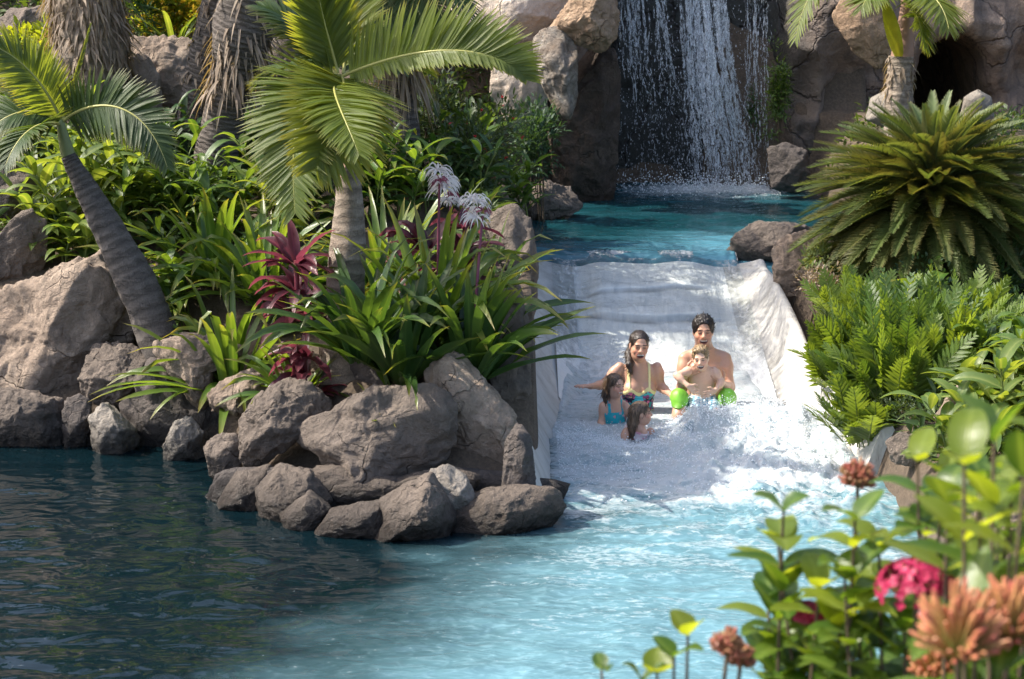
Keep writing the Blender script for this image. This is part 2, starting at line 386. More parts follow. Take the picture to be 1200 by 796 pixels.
# ------------------------------------------------------------------ rocks
def rock_piece(cx, cz, Y, thx, rad, depth, seed, sub=5, facet=.55, rough=1.0, pw=2.4, tilt=0.0):
    v, f = ico(sub); r_ = np.random.default_rng(seed)
    n = v
    th = np.arctan2(n[:, 2], n[:, 0]); R = np.interp(th, thx, rad, period=2*PI)
    rho = np.sqrt(n[:, 0]**2+n[:, 2]**2); a = (rho**pw+np.abs(n[:, 1])**pw)**(-1/pw)
    rr = rho*a; mr = float(np.mean(rad))
    P = np.stack([np.cos(th)*rr*R, n[:, 1]*a*depth, np.sin(th)*rr*R], -1)
    # flat facets
    sc = np.full(len(P), 1.15)
    for k in range(int(22)):
        d = nrm(r_.normal(size=3)*np.array((1, 1.2, 1))); dist = r_.uniform(.60, .88) if abs(d[1]) > .4 else r_.uniform(.9, 1.04)
        q = (P/np.array((mr, depth, mr)))@d
        sc = np.minimum(sc, np.where(q > .05, dist/np.maximum(q, .05), 9))
    sc = np.clip(sc, .55, 1.0); P = P*(1-facet+facet*sc)[:, None]
    Q = P/mr
    off = seed*3.17; wq = np.stack([fbm(Q*2+off+i*9, 2, seed+20+i) for i in range(3)], -1)
    P = P*(1+rough*(.06*fbm(Q*1.6+off, 2, seed)+.085*ridge(Q*1.5+off+wq*.6, 3, seed+5)+.045*ridge(Q*3.6+off+wq*.5, 3, seed+7)-.05*np.clip(fbm(Q*3.1+off, 2, seed+8)-.1, 0, 1)*2+.022*ridge(Q*9+off, 3, seed+9)))[:, None]
    # bring the outline back to its measured shape
    nb = 140; t2 = np.arctan2(P[:, 2], P[:, 0]); r2 = np.hypot(P[:, 0], P[:, 2]); bi = np.minimum(((t2+PI)/(2*PI)*nb).astype(int), nb-1)
    mx = np.zeros(nb); np.maximum.at(mx, bi, r2); bt = -PI+(np.arange(nb)+.5)*2*PI/nb
    for _ in range(2): mx = np.maximum(mx, (np.roll(mx, 1)+np.roll(mx, -1))/2)
    sc2 = np.clip(np.interp(bt, thx, rad, period=2*PI)/np.maximum(mx, 1e-3), .7, 1.7)
    for _ in range(6): sc2 = (np.roll(sc2, 1)+2*sc2+np.roll(sc2, -1))/4
    P[:, [0, 2]] *= np.interp(t2, bt, np.clip(sc2, .6, 2.2), period=2*PI)[:, None]
    P = P*(1+rough*(.02*fbm(Q*4+off, 3, seed+3)))[:, None]
    P[:, 2] += tilt*P[:, 1]
    return (P, f, None, 0)
def rock(name, poly, Y, label, mat='grey', seed=1, depth=.8, sub=5, facet=.55, rough=1.0, cat='rock', group=None, grow=1.06, tilt=0.0):
    pts = np.array([W(px, py, Y) for px, py in poly]); x, z = pts[:, 0], pts[:, 2]
    # densify, centroid of the outline
    xd = np.concatenate([np.linspace(x[i], x[(i+1) % len(x)], 24, endpoint=False) for i in range(len(x))]); zd = np.concatenate([np.linspace(z[i], z[(i+1) % len(z)], 24, endpoint=False) for i in range(len(z))])
    cx, cz = (x.min()+x.max())/2*.5+xd.mean()*.5, (z.min()+z.max())/2*.5+zd.mean()*.5
    th = np.arctan2(zd-cz, xd-cx); r = np.hypot(xd-cx, zd-cz); o = np.argsort(th); th, r = th[o], r[o]
    g = np.linspace(-PI, PI, 240, endpoint=False); rad = np.interp(g, th, r, period=2*PI)
    k = np.array([1, 2, 3, 2, 1.])/9; rad = sum(np.roll(rad, i-2)*k[i] for i in range(5))*grow
    p = rock_piece(cx, cz, Y, g, rad, depth*float(rad.mean()), seed, sub, facet, rough, tilt=tilt)
    o = obj(name, [p], MR[mat]); o.location = (cx, Y, cz)
    return tag(o, label, cat, group)
# ------------------------------------------------------------------ rocks of the left bank and the island
RK = [
 # outline in photo pixels, distance, label, material, seed, depth
 ([(-60,300),(0,276),(24,249),(40,246),(56,262),(54,305),(30,340),(-10,360),(-60,360)], 14.4, 'grey brown pointed boulder standing behind the big tan slab at the left edge', 'grey', 3, .7),
 ([(-45,352),(10,337),(50,324),(86,308),(120,293),(137,296),(148,318),(156,350),(158,396),(128,414),(102,440),(95,470),(84,500),(40,515),(-45,505)], 13.75, 'big tan folded slab of rock rising from the pool at the left edge', 'tan', 4, .5),
 ([(-40,470),(10,456),(45,462),(72,470),(76,498),(72,524),(20,526),(-40,524)], 13.0, 'wet grey rock at the waterline below the big tan slab', 'grey', 5, .6),
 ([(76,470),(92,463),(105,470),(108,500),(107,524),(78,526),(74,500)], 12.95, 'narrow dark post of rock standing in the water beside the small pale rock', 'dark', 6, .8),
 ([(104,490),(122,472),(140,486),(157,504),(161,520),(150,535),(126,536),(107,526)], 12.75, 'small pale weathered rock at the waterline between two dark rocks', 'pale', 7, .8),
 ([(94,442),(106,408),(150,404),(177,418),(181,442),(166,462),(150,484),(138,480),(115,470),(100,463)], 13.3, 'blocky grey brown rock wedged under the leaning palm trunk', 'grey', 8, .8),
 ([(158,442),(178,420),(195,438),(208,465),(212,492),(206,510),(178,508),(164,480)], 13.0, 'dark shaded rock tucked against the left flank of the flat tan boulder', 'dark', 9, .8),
 ([(179,404),(214,392),(262,397),(290,410),(272,426),(252,432),(247,462),(240,482),(222,470),(204,442),(188,428)], 12.9, 'flat topped tan boulder at the foot of the leaning palm', 'tan', 10, .95),
 ([(244,462),(262,445),(300,432),(318,448),(322,470),(300,490),(280,495),(250,482)], 12.4, 'smooth rounded tan boulder right of the small fern', 'tan', 11, .9),
 ([(192,522),(204,495),(222,488),(238,505),(240,545),(212,552),(194,540)], 12.6, 'pale pinkish rock at the waterline left of the small fern', 'pale', 12, .7),
 ([(240,522),(254,510),(280,507),(286,535),(276,570),(262,580),(246,556)], 11.9, 'upright rounded grey rock at the water below the small fern', 'grey', 13, .8),
 ([(282,492),(300,466),(330,451),(356,449),(384,470),(386,492),(352,512),(318,538),(296,556),(282,535)], 11.8, 'lumpy dark grey rock left of the large central boulder', 'ledge', 14, .9),
 ([(344,514),(360,496),(400,477),(440,452),(462,455),(500,450),(528,460),(532,502),(522,540),(500,556),(460,567),(420,565),(386,552),(374,536),(350,526)], 11.55, 'large dark rough boulder with a lit left face at the front of the island', 'grey', 15, .75),
 ([(494,442),(510,425),(526,410),(546,420),(576,455),(602,482),(607,502),(592,540),(570,559),(544,555),(528,522),(522,470)], 11.85, 'tall tan egg shaped boulder right of the large dark boulder', 'tan', 16, .7),
 ([(390,460),(404,410),(430,374),(470,368),(512,408),(500,450),(470,470),(430,470)], 12.35, 'dark smooth rock under the strap leaved lily in the middle of the island', 'dark', 17, .7),
 ([(501,563),(505,552),(525,546),(546,560),(559,586),(552,602),(526,604),(511,582)], 10.95, 'small pale grey block wedged into the island ledge', 'pale', 18, .9),
 ([(556,400),(585,350),(608,335),(618,360),(622,470),(620,565),(600,572),(596,510),(576,455)], 12.3, 'dark steep rock wall along the side of the chute', 'ledge', 19, .8),
 ([(570,260),(600,238),(622,262),(630,310),(626,372),(596,380),(572,330)], 14.6, 'grey rock flanking the upper chute behind the strap leaves', 'grey', 20, .9),
 # ledge stones
 ([(258,588),(278,556),(312,552),(322,580),(316,606),(290,606),(266,604)], 11.45, 'rounded ledge stone at the left end of the island base', 'ledge', 21, 1.1),
 ([(300,580),(326,552),(362,556),(386,585),(372,600),(350,602),(330,622),(306,608)], 11.2, 'ledge stone with a curved joint under the large dark boulder', 'ledge', 22, 1.0),
 ([(330,605),(362,578),(386,596),(378,624),(350,630),(336,622)], 10.95, 'small ledge stone left of the long low ledge stone', 'ledge', 23, 1.1),
 ([(372,622),(388,602),(420,593),(446,592),(450,626),(412,634),(382,632)], 10.8, 'long low ledge stone at the water in the middle of the island front', 'ledge', 24, 1.0),
 ([(438,628),(448,590),(480,570),(504,558),(520,585),(532,606),(526,626),(484,634)], 10.8, 'broad ledge stone with a brown stain left of the pale block', 'ledge', 25, 1.0),
 ([(518,624),(534,592),(570,578),(612,572),(646,572),(655,595),(640,614),(600,624),(556,630)], 10.95, 'long rounded ledge stone at the corner of the chute', 'ledge', 26, .9),
 ([(330,560),(400,548),(470,560),(520,545),(560,556),(540,600),(470,606),(390,606),(340,592)], 11.35, 'broad dark shelf of rock under the large central boulders', 'ledge', 27, .5),
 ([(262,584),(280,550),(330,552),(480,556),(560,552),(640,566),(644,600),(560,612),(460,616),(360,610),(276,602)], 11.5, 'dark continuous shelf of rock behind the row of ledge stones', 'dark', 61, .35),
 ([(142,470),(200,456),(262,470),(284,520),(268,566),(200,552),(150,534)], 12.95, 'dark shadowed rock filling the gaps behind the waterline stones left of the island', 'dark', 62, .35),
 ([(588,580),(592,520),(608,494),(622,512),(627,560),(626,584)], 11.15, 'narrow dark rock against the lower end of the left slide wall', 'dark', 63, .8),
 # rocks among the plants further back
 ([(128,62),(150,46),(200,44),(232,48),(246,80),(240,130),(214,150),(180,152),(158,110),(132,90)], 18.2, 'big grey brown boulder between the shaggy palm and the twin palms', 'tan', 28, .7),
 ([(60,75),(90,58),(130,70),(140,100),(120,130),(76,110)], 18.6, 'pinkish grey rock behind the shaggy palm trunk', 'tan', 29, .7),
 ([(-30,60),(10,12),(60,8),(84,40),(60,62),(20,78)], 19.8, 'grey rock beside the spiky plant in the top corner', 'grey', 30, .7),
 ([(146,75),(170,62),(186,90),(190,130),(170,160),(150,120)], 17.7, 'rough sunlit tan rock in front of the big grey brown boulder', 'tan', 31, .7),
 ([(300,48),(340,44),(364,70),(356,110),(310,116),(288,90)], 17.6, 'grey rock between the twin palms and the central palm', 'grey', 32, .7),
 ([(-50,200),(-10,190),(30,196),(50,225),(20,256),(-50,260)], 15.2, 'low grey rock among the broad leaved plants at the left edge', 'grey', 33, .8),
 ([(596,252),(612,226),(640,212),(668,222),(684,244),(650,256),(612,262)], 19.6, 'slanting grey rock at the corner of the upper pool', 'grey', 34, .9),
 # rocks round the falls
 ([(560,-40),(640,-50),(668,0),(640,40),(628,62),(600,58),(575,50),(520,20)], 21.2, 'large smooth pale pink rock face left of the falls', 'pink', 36, .6),
 ([(630,90),(640,40),(668,0),(700,-24),(722,-10),(724,40),(706,60),(676,50),(650,76)], 20.7, 'rounded tan orange boulder leaning over the left of the falls', 'orange', 37, .9),
 ([(652,30),(680,-10),(712,-14),(726,16),(722,44),(704,62),(676,52)], 20.3, 'upper rounded orange boulder at the brink of the falls', 'orange', 38, 1.0),
 ([(624,48),(640,34),(662,34),(676,60),(676,110),(668,142),(650,130),(634,96)], 20.3, 'pillar of rock streaked black and white beside the falls', 'streak', 39, .9),
 ([(580,60),(622,56),(640,100),(640,140),(600,150),(575,110)], 20.9, 'pale rock slab with leaf shadows under the pink face', 'pink', 40, .6),
 ([(640,120),(690,60),(716,50),(726,110),(722,180),(716,240),(680,250),(650,226)], 21.3, 'dark overhanging rock at the left side of the falls', 'brown', 41, .8),
 ([(500,-20),(560,-20),(600,20),(588,60),(540,70),(500,40)], 21.6, 'brown broken rock behind the arching palm frond', 'cliff', 42, .7),
 # right side
 ([(850,298),(862,272),(890,260),(930,262),(962,272),(960,298),(920,310),(870,312)], 17.45, 'flat grey rock at the right lip of the chute', 'grey', 43, .8),
 ([(906,290),(918,278),(950,272),(972,280),(980,310),(958,352),(930,364),(908,345)], 16.15, 'sandy block of rock at the top of the right chute wall', 'tan', 44, .8),
 ([(1092,490),(1110,462),(1140,442),(1165,440),(1180,470),(1160,500),(1120,512)], 11.9, 'pale tan boulder between the ferns and the broad leaved plants', 'tan', 45, .8),
 ([(1040,520),(1056,508),(1080,512),(1090,530),(1070,545),(1046,542)], 11.4, 'small grey rock behind the pale end of the chute wall', 'grey', 46, .8),
 ([(1072,600),(1098,574),(1160,584),(1220,600),(1230,690),(1150,700),(1108,674),(1080,640)], 9.9, 'tan rock bank at the water on the right behind the flowers', 'tan', 47, .8),
 ([(1016,140),(1022,116),(1040,106),(1058,112),(1064,140),(1044,152)], 19.5, 'white round boulder left of the palm by the cave', 'pale', 48, .9),
 ([(1126,138),(1130,114),(1146,106),(1160,114),(1164,138),(1146,150)], 19.8, 'white round boulder right of the palm by the cave', 'pale', 49, .9),
 ([(975,20),(1000,-20),(1040,-10),(1044,60),(1030,82),(1000,60)], 21.4, 'sunlit broken rock above the palm by the cave', 'orange', 50, .6),
 ([(900,175),(920,168),(944,176),(950,215),(935,226),(904,220)], 21.4, 'wet dark rock at the right foot of the falls', 'dark', 51, .8),
]
for poly, Y, lab, mt, sd_, dep in RK:
    small = max(p[0] for p in poly)-min(p[0] for p in poly) < 70
    nm = 'ledge_stone' if 'ledge stone' in lab else ('boulder' if 'boulder' in lab else 'rock')
    o = rock(nm, poly, Y, lab, mt, sd_, dep, 5 if small else 6, cat='stone' if nm == 'ledge_stone' else nm, grow=1.15 if nm == 'ledge_stone' else 1.06,
             facet=.3 if (mt in ('pale',) and Y > 19) else (.55 if nm == 'ledge_stone' else .95), rough=.3 if mt == 'pale' and Y > 19 else (.8 if mt == 'pink' or nm == 'ledge_stone' else (2.0 if 'slab of rock' in lab else 1.3)))
# ------------------------------------------------------------------ chute
def chute_mat():
    m = Mat('wet_white_plaster'); v = m.co()
    n = m.noise(2.2, 5, .6, m.map(v, (1, .35, 1))); st = m.noise(7, 5, .65, m.map(v, (1.6, .3, .3)), .4); fine = m.noise(40, 4, .6)
    col = m.mix(m.ramp(n, [(.35, 0.0), (.7, 1.0)]), (.74,.735,.71), (.80,.79,.76))
    col = m.mix(m.ramp(st, [(.48, 0.0), (.70, .55)]), col, (.40,.44,.46))
    col = m.mix(m.ramp(fine, [(.62, 0.0), (.75, .25)]), col, (.40,.40,.38))
    col = m.mix(m.ma('MULTIPLY', m.attr(0), .95, True), col, (.15,.15,.135))  # painted shadow lines under the step lips, masked by tint
    h = m.ma('ADD', m.ma('MULTIPLY', st, 1.0), m.ma('MULTIPLY', m.noise(16, 4, .6, m.map(v, (1.4, .5, .5)), .8), .5))
    return m.end(m.bsdf(col, m.ramp(st, [(.4, .06), (.6, .22)]), m.bump(h, .5, .025), IOR=1.4, Coat_Weight=.6, Coat_Roughness=.05))
def wall_mat():
    m = Mat('white_plaster_wall'); v = m.co()
    n = m.noise(3, 6, .65); st = m.noise(6, 5, .65, m.map(v, (1.0, 1.0, .16)), .3); st2 = m.noise(16, 4, .7, m.map(v, (1.0, 1.0, .3)))
    col = m.mix(n, (.40,.39,.365), (.54,.53,.50)); col = m.mix(m.ramp(st, [(.45, 0.0), (.66, .7)]), col, (.27,.255,.225))
    col = m.mix(m.ramp(st2, [(.58, 0.0), (.75, .45)]), col, (.28,.25,.21))
    return m.end(m.bsdf(col, .65, m.bump(m.ma('ADD', n, st2), .5, .03)))
slide = thing('water_slide', (1.3, 14.5, 0), 'wide white plaster water slide running from the upper pool into the lagoon', 'water slide')
ys = np.concatenate([np.linspace(10.6, 14.7, 60)[:-1], np.linspace(14.7, 18.3, 260)])
def sheet(xs, yy, fz, bump=0.0):
    X, Y = np.meshgrid(xs, yy, indexing='ij'); Z = fz(X, Y)
    if bump: Z = Z+bump*fbm(np.stack([X*2.2, Y*1.4, X*0], -1), 4, 5)*sst(.62, .75, X)*(1-sst(2.0, 2.14, X))
    return (np.stack([X, Y, Z], -1).reshape(-1, 3), grid_faces(len(xs), len(yy)), None, 0)
def step(X, Y):   # the two low joints that cross the chute
    w1 = 16.05+.05*np.sin(X*3)+.04*fbm(np.stack([X*3, X*0, X*0], -1), 3, 2); w2 = 15.0+.04*np.sin(X*4+1)+.05*fbm(np.stack([X*3, X*0, X*0+4], -1), 3, 2)
    f = sst(.66, .9, X)*(1-sst(1.75, 2.1, X))
    w3 = 16.55+.05*np.sin(X*3.4+2)+.05*fbm(np.stack([X*3, X*0, X*0+8], -1), 3, 2)
    return bed_z(X, Y)+sum(f*a*sst(-.025, .02, Y-w)*np.exp(-np.clip(Y-w, 0, 9)*1.4) for w, a in ((w1, .055), (w2, .05), (w3, .03)))
bd = sheet(np.linspace(.62, 2.14, 110), ys, step, .016); bx, by = bd[0][:, 0], bd[0][:, 1]
def joint(x, y):  # shadow under each step lip, painted dark into the bed colour
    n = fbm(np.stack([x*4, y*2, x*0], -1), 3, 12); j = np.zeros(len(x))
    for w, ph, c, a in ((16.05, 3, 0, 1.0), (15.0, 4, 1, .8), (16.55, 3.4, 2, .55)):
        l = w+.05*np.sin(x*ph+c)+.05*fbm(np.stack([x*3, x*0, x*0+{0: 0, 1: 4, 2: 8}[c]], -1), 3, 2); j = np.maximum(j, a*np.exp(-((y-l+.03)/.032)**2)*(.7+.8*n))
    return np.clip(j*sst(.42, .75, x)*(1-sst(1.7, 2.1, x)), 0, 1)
obj('slide_bed', [(bd[0], bd[1], np.stack([joint(bx, by)]*3, -1), 0)], chute_mat(), slide)  # joint() tint is the painted shadow under the step lips
def side(xs, y0):
    yy = np.linspace(y0, 17.7 if xs[0] < 1 else 17.15, 150); X, Y = np.meshgrid(xs, yy, indexing='ij')
    edge = .025*fbm(np.stack([Y*.9, Y*0, Y*0], -1), 3, 8 if xs[0] < 1 else 9)
    far = np.abs(X-(.62 if xs[0] < 1 else 2.14))/.5
    XX = X+edge*far+(0 if xs[0] < 1 else .30*sst(13.6, 12.3, Y)*far)
    Z = bed_z(X, Y)+.018*fbm(np.stack([X*3, Y*2, X*0], -1), 4, 15)*far
    V = np.stack([XX, Y, Z], -1)
    # rounded shoulder and outer back, so the wall has thickness
    top = V[-1] if xs[0] > 1 else V[0]
    s = 1 if xs[0] > 1 else -1
    ex = []
    for dx, dz in (((.025, .008), (.06, .0), (.09, -.05), (.10, -.9)) if s > 0 else ((.015, .008), (.035, -.01), (.04, -.06), (.05, -.9))): t = top.copy(); t[:, 0] += s*dx; t[:, 2] += dz; ex.append(t[None])
    V = np.concatenate([V]+ex) if s > 0 else np.concatenate(ex[::-1]+[V])
    # close the front end
    return [(V.reshape(-1, 3), grid_faces(V.shape[0], V.shape[1]), None, 0),
            (np.concatenate([V[:, 0], V[:, 0]*np.array((1, 1, 0))+np.array((0, .01, -1.2))]), grid_faces(2, V.shape[0])[:, ::1], None, 0)]
obj('slide_wall', side(np.linspace(.14, .62, 20), 10.85), wall_mat(), slide)
obj('slide_wall', side(np.linspace(2.14, 2.5, 18), 12.1), wall_mat(), slide)

# ------------------------------------------------------------------ water
def foam_fields(X, Y):
    """water height, foam density, aeration of the lower pool"""
    P = np.stack([X, Y, X*0], -1)
    n1 = fbm(P*np.array((1.5, 2.4, 1)), 4, 21); n2 = fbm(P*np.array((5, 7, 1)), 3, 22); n3 = ridge(P*np.array((2.2, 5.0, 1))+n1[..., None]*.6, 3, 23)
    inx = sst(.15, .45, X)*(1-sst(2.45, 2.75, X))
    calm = sst(2.0, -1.5, X)                                    # left lagoon is calmer
    wv = fbm(P*np.array((2.4, 4.6, 1))+n1[..., None]*.5, 2, 27)
    h = .014*n1+.012*wv*(1-.3*calm)+.005*n2+.016*n3*(1-.8*calm)+.0035*np.sin(Y*15+X*3.0+n1*5)*calm
    # standing foam in front of the bathers
    yc = 13.12+.10*np.sin(X*4)+.12*n1
    yc = yc+.12*sst(1.2, 1.7, X)
    amp = .005+.165*sst(1.12, 1.55, X)
    crest = np.exp(-((Y-yc)/np.where(Y > yc, .16, .52))**2)*inx
    lump = (.75+.42*fbm(P*3.2, 3, 31)+.16*fbm(P*11, 2, 32)+.10*fbm(P*30, 2, 33))
    h = h+crest*amp*1.2*lump
    zone = inx*sst(9.8, 12.2, Y+.3*n1)*(1-sst(13.4, 13.75, Y-.1*n1))
    zl_ = zone*(.35+.65*sst(1.05, 1.5, X)); h = h+zl_*.075*fbm(P*np.array((3.5, 5, 1)), 3, 34)+zl_*.085*np.abs(fbm(P*8, 3, 35))+zl_*.03*np.abs(fbm(P*21, 2, 36)); h = h-.075*np.exp(-((X-.99)/.26)**2-((Y-13.12)/.30)**2)
    foam = zone*(.20+.74*sst(10.7, 12.6, Y+.5*n1)+.42*n3*(1-sst(12.2, 12.9, Y))+.35*n1*(1-sst(12.7, 13.1, Y))+.25*n2)+.80*inx*sst(13.1, 13.6, Y)
    # plume into the lagoon
    xb = .50-(11.1-Y)*.46+.45*n1+.12*n2
    aer = sst(-1.0, .8, X-xb)*(Y < 13)
    aer = np.maximum(aer, inx*sst(10.8, 11.6, Y)); aer = aer*(1-.45*sst(13.3, 13.8, Y))
    # the shady deep hollow along the island front stays dark
    aer = aer*(1-.0*n1)
    streak = sst(.05, .55, ridge(P*np.array((1.2, 3.6, 1))+n1[..., None]*.9, 4, 37)+.25*n2)
    foam = np.maximum(foam, aer*streak*.34*sst(8.0, 11.6, Y)+aer*.10*streak)
    edge = np.exp(-((Y-np.interp(X, SHX, SHY)+.25)/.10)**2)*(X < .3)*.0
    # thin sheet running down the chute
    bed = bed_z(X, np.minimum(Y, 18))
    film = bed+.045+.012*n3+.02*np.abs(n2)
    on = sst(.34, .5, X)*(1-sst(2.1, 2.24, X))*sst(13.3, 14.0, Y)
    h = np.where(on > 0, np.maximum(h, film*on+h*(1-on)), h)
    h = h-sst(15.0, 15.25, Y)*.09
    return h, np.clip(foam, 0, 1), np.clip(aer, 0, 1)
def water_mat(name, deep, milky, bumpsc=1.0, foamamt=1.0):
    m = Mat(name); v = m.co()
    f = m.attr(0); a = m.attr(1)
    w1 = m.noise(3.2*bumpsc, 2, .45, m.map(v, (1, 1.7, 1)), .8); w2 = m.noise(11*bumpsc, 3, .5, m.map(v, (1, 2.0, 1)), .9); w3 = m.noise(34, 4, .6, v, .4)
    var = m.noise(1.3, 5, .6, m.map(v, (1, 1.8, 1)), .7)
    mk = m.mix(m.ramp(var, [(.35, 0.0), (.65, 1.0)]), milky, tuple(x*.72 for x in milky)); mk = m.mix(m.ramp(w2, [(.45, 0.0), (.7, .55)]), mk, tuple(min(.9, x*1.35+.05) for x in milky))
    base = m.mix(a, deep, mk)
    ff = m.ma('ADD', f, m.ma('MULTIPLY', m.ma('SUBTRACT', w2, .5), .9)); ff = m.ma('ADD', ff, m.ma('MULTIPLY', m.ma('SUBTRACT', w3, .5), .7))
    fm = m.ma('MULTIPLY', m.ramp(ff, [(.22, 0.0), (.50, .45), (.80, 1.0)]), foamamt)
    h = m.ma('ADD', m.ma('ADD', w1, m.ma('MULTIPLY', w2, m.ma('ADD', .03, m.ma('MULTIPLY', a, .22)))), m.ma('MULTIPLY', w3, m.ma('MULTIPLY', a, .012)))
    wat = m.bsdf(base, .012, m.bump(h, .5, .045), IOR=1.33)
    fo = m.bsdf(m.mix(m.ramp(m.noise(6, 5, .65, v, .6), [(.42, 0.0), (.66, .75)]), (.50,.53,.54), (.36,.45,.475)), .45, m.bump(m.ma('ADD', w2, m.ma('MULTIPLY', m.noise(70, 4, .7), .9)), .7, .02), Subsurface_Weight=.6, Subsurface_Radius=(.05, .06, .07), Subsurface_Scale=1.0)
    return m.end(m.mixs(fm, wat, fo))
def pool(name, xs, ys, fn, mat):
    X, Y = np.meshgrid(xs, ys, indexing='ij'); h, f, a = fn(X, Y)
    A = np.stack([f, a, f*0], -1).reshape(-1, 3)
    return tag(obj(name, (np.stack([X, Y, h], -1).reshape(-1, 3), grid_faces(len(xs), len(ys)), A, 0), mat), kind='structure')
xs = np.concatenate([np.linspace(-14, -5, 40)[:-1], np.arange(-5, .2, .03), np.arange(.2, 2.75, .018)])
ys = np.concatenate([np.linspace(3.5, 7.5, 60)[:-1], np.arange(7.5, 11.5, .028), np.arange(11.5, 15.25, .02)])
pool('water', xs, ys, foam_fields, water_mat('lagoon_water', (.002,.008,.011), (.115,.235,.275)))
def upper(X, Y):
    P = np.stack([X, Y, X*0], -1); n1 = fbm(P*np.array((1.2, 2.6, 1)), 4, 81); n3 = ridge(P*np.array((2.2, 5, 1)), 3, 83)
    h = ZU+.018*n1+.02*n3
    # pours over the lip at the front
    d = np.clip(17.95-Y, 0, 2); h = h-.28*d**1.6+.0*n1
    h = np.maximum(h, np.where((Y < 17.9) & (X < 2.3), bed_z(X, np.minimum(Y, 18.3))+.05, -9))
    h = h-.12*sst(17.25, 16.92, Y)
    # splash under the falls
    px = np.interp(X, [1.1, 1.5, 2.2, 3.2, 3.6], [0, .35, .75, 1.0, .2])
    sp = np.exp(-((Y-22.25)/.60)**2)*px
    h = h+sp*.07*(.6+.5*fbm(P*8, 3, 85))+sp*.05*np.abs(fbm(P*20, 2, 86))
    foam = np.clip(sp*1.0+.08*np.exp(-((Y-21.5)/.9)**2)*px+.12*n3*sst(19.0, 17.6, Y), 0, 1)
    a = np.clip(.0+.10*n1+.42*sst(18.9, 17.9, Y-.35*n1)*sst(1.0, 2.4, X)+.3*px*sst(20.5, 22.3, Y)+.30*sst(18.0, 17.6, Y), 0, 1)
    return h, foam, a
pool('pool_water', np.arange(.1, 4.3, .028), np.concatenate([np.arange(16.9, 18.6, .02), np.arange(18.6, 23.1, .035)]), upper, water_mat('pool_water', (.005,.038,.048), (.12,.33,.43)))

def film_mat():
    """thin running sheet: clear and glossy, with white streaks drawn out along the flow and broken roll waves"""
    m = Mat('running_water'); v = m.co()
    s1 = m.noise(4.0, 5, .65, m.map(v, (2.6, .55, .55)), .7); s2 = m.noise(9, 5, .7, m.map(v, (1.2, 1.0, 1.0)), 1.4); rw = m.noise(3.0, 4, .6, m.map(v, (.8, 2.6, 2.6)), 1.0)
    h = m.ma('ADD', m.ma('ADD', m.ma('MULTIPLY', s1, .7), m.ma('MULTIPLY', rw, 1.1)), m.ma('MULTIPLY', s2, .25)); bn = m.bump(h, .6, .03)
    gl = m.nd('BsdfGlossy', {'Color': (1, 1, 1, 1), 'Roughness': .04, 'Normal': bn}).outputs[0]; tr = m.nd('BsdfTransparent', {'Color': (.95,.98,.98,1)}).outputs[0]
    fr = m.nd('Fresnel', {'IOR': 1.33, 'Normal': bn}).outputs[0]; clear = m.mixs(m.ma('MULTIPLY', fr, .9, True), tr, gl)
    f = m.ma('ADD', m.ma('ADD', m.ma('MULTIPLY', s1, .55), m.ma('MULTIPLY', s2, .45)), m.ma('MULTIPLY', m.attr(0), .42))
    white = m.bsdf((.68,.70,.70), .4, bn)
    return m.end(m.mixs(m.ramp(f, [(.56, .0), (.68, .40), (.86, .95)]), clear, white))
fx = np.linspace(.40, 2.30, 130); fy = np.linspace(14.2, 17.38, 300); X, Y = np.meshgrid(fx, fy, indexing='ij'); P = np.stack([X, Y, X*0], -1)
hz = step(X, np.minimum(Y, 18))+.028+.012*ridge(P*np.array((1.6, 4.0, 1)), 3, 61)+.007*fbm(P*np.array((6, 9, 1)), 3, 62)+.016*fbm(np.stack([X*2.2, Y*1.4, X*0], -1), 4, 5)
fa = np.clip(sst(15.9, 14.5, Y)*.95+.35*np.exp(-((Y-17.3)/.12)**2)+.25*np.exp(-((X-.55)/.12)**2)+.25*np.exp(-((X-2.2)/.12)**2), 0, 1)
tag(obj('running_water', (np.stack([X, Y, hz], -1).reshape(-1, 3), grid_faces(len(fx), len(fy)), np.stack([fa, fa*0, fa*0], -1).reshape(-1, 3), 0), film_mat()), kind='structure')

